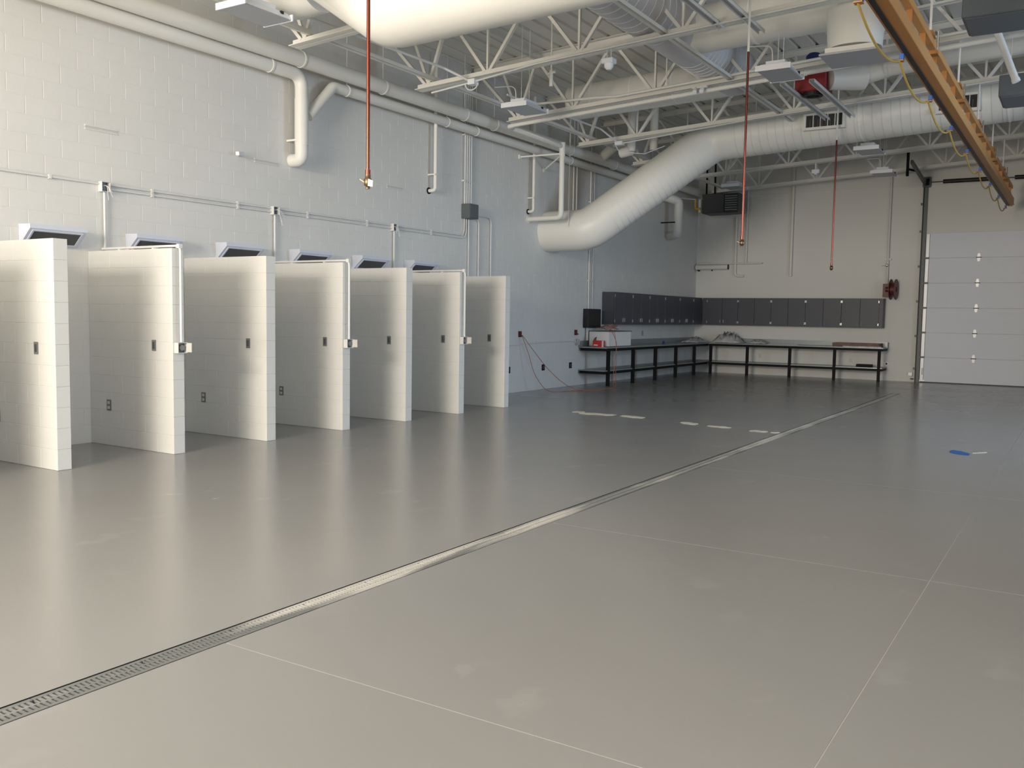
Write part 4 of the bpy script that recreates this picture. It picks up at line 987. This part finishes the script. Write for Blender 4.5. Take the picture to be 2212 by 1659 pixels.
hose([(.09, 15.93, 1.15), (.25, 16.1, .85), (.45, 16.4, .45), (.7, 16.75, .12), (.95, 17.1, .009), (1.05, 17.9, .009), (.95, 18.5, .009), (.82, 18.8, .3), (.79, 18.86, .8), (.66, 19.02, 1.2), (.5, 19.1, 1.28)], 'orange hose hanging in a wide sweep from the wall coupling to the bench')
pts = []
for i in range(46):
    a = i * .62; rr = .14 + .07 * math.sin(i * 1.7)
    pts.append((.38 + rr * math.cos(a), 19.3 + rr * 1.3 * math.sin(a), 1.26 + .0022 * i + .05 * math.sin(i * 2.3) ** 2))
MB().tube(pts, .005, 6).build('coiled_cord', 'cord_orange', None, 'tangled orange cord heaped on top of the white carton', 'cord')

# ================================================================== TRENCH DRAIN
t = thing('trench_drain', (6.39, 0, 0), 'long narrow metal trench drain grating set across the floor', 'drain')
MB().box(6.306, 6.474, YR, 21.39, -.12, -.1).box(6.306, 6.312, YR, 21.39, -.1, -.001).box(6.468, 6.474, YR, 21.39, -.1, -.001).build('trough', 'trough', t)
GL = .5
def grate(cells):
    m = MB(); a, b_ = 6.322, 6.458; h0, h1 = -.02, -.0015
    m.box(a, a + .022, .002, GL - .002, h0, h1); m.box(b_ - .022, b_, .002, GL - .002, h0, h1); m.box(6.383, 6.397, .002, GL - .002, h0, h1)
    n_ = 21; p = GL / n_
    for i in range(n_ + 1):
        for xa, xb, of in ((a + .022, 6.383, 0), (6.397, b_ - .022, p / 2)):
            y = i * p + of
            if y + .006 > GL - .002: continue
            m.box(xa, xb, max(.002, y - .006), y + .006, h0, h1)
    m.v = [V((p_.x - 6.39, p_.y, p_.z)) for p_ in m.v]
    return m.mesh('grate', 'grate')
gm = grate(1); y = 1.0
while y < 21.2: inst(gm, 'grate', (6.39, y, 0), t); y += GL

# tape scraps
def tape(pts, label, m='tape_cream', wd=.05, group='masking tape scraps along the floor joint'):
    vs = []; n = len(pts)
    for i, (x, y) in enumerate(pts):
        w_ = wd / 2 * random.uniform(.7, 1.15)
        if i in (0, n - 1): w_ *= .6
        vs += [(x, y - w_, .0015), (x, y + w_, .0015), (x, y - w_, .004), (x, y + w_, .004 + random.uniform(0, .004))]
    fs = []
    for i in range(n - 1):
        a = 4 * i; fs += [(a, a + 4, a + 5, a + 1), (a + 2, a + 3, a + 7, a + 6), (a, a + 2, a + 6, a + 4), (a + 1, a + 5, a + 7, a + 3)]
    fs += [(0, 1, 3, 2), (4 * n - 4, 4 * n - 2, 4 * n - 1, 4 * n - 3)]
    MB().add(vs, fs).build('tape_scrap', m, None, label, 'tape', group)
def row(x0, x1, y0, y1, n=7): return [(x0 + (x1 - x0) * i / (n - 1), y0 + (y1 - y0) * i / (n - 1) + random.uniform(-.012, .012)) for i in range(n)]
tape(row(2.95, 3.52, 13.1, 13.18), 'long cream tape scrap at the booth end of the floor joint', wd=.24)
tape(row(2.75, 2.93, 13.2, 13.24), 'short cream tape scrap at the very end of the taped floor joint', wd=.16)
tape(row(3.63, 4.05, 13.2, 13.12), 'cream tape scrap second from the booth end of the floor joint', wd=.2)
tape(row(4.74, 5.03, 12.95, 12.84), 'cream tape scrap mid way along the floor joint', wd=.2)
tape(row(5.22, 5.57, 12.78, 12.76), 'cream tape scrap third from the trench drain', wd=.17)
tape(row(5.9, 6.14, 12.62, 12.63), 'cream tape scrap second from the trench drain', wd=.16)
tape(row(6.20, 6.31, 12.61, 12.62, 4), 'cream tape scrap touching the trench drain', wd=.12)
tape(row(8.51, 8.74, 12.2, 12.05), 'crumpled bright blue tape scrap on the open floor', 'tape_blue', .26, 'tape pieces on the open floor')
tape(row(8.76, 8.9, 12.17, 12.36), 'cream tape end beside the blue tape scrap', wd=.06, group='tape pieces on the open floor')
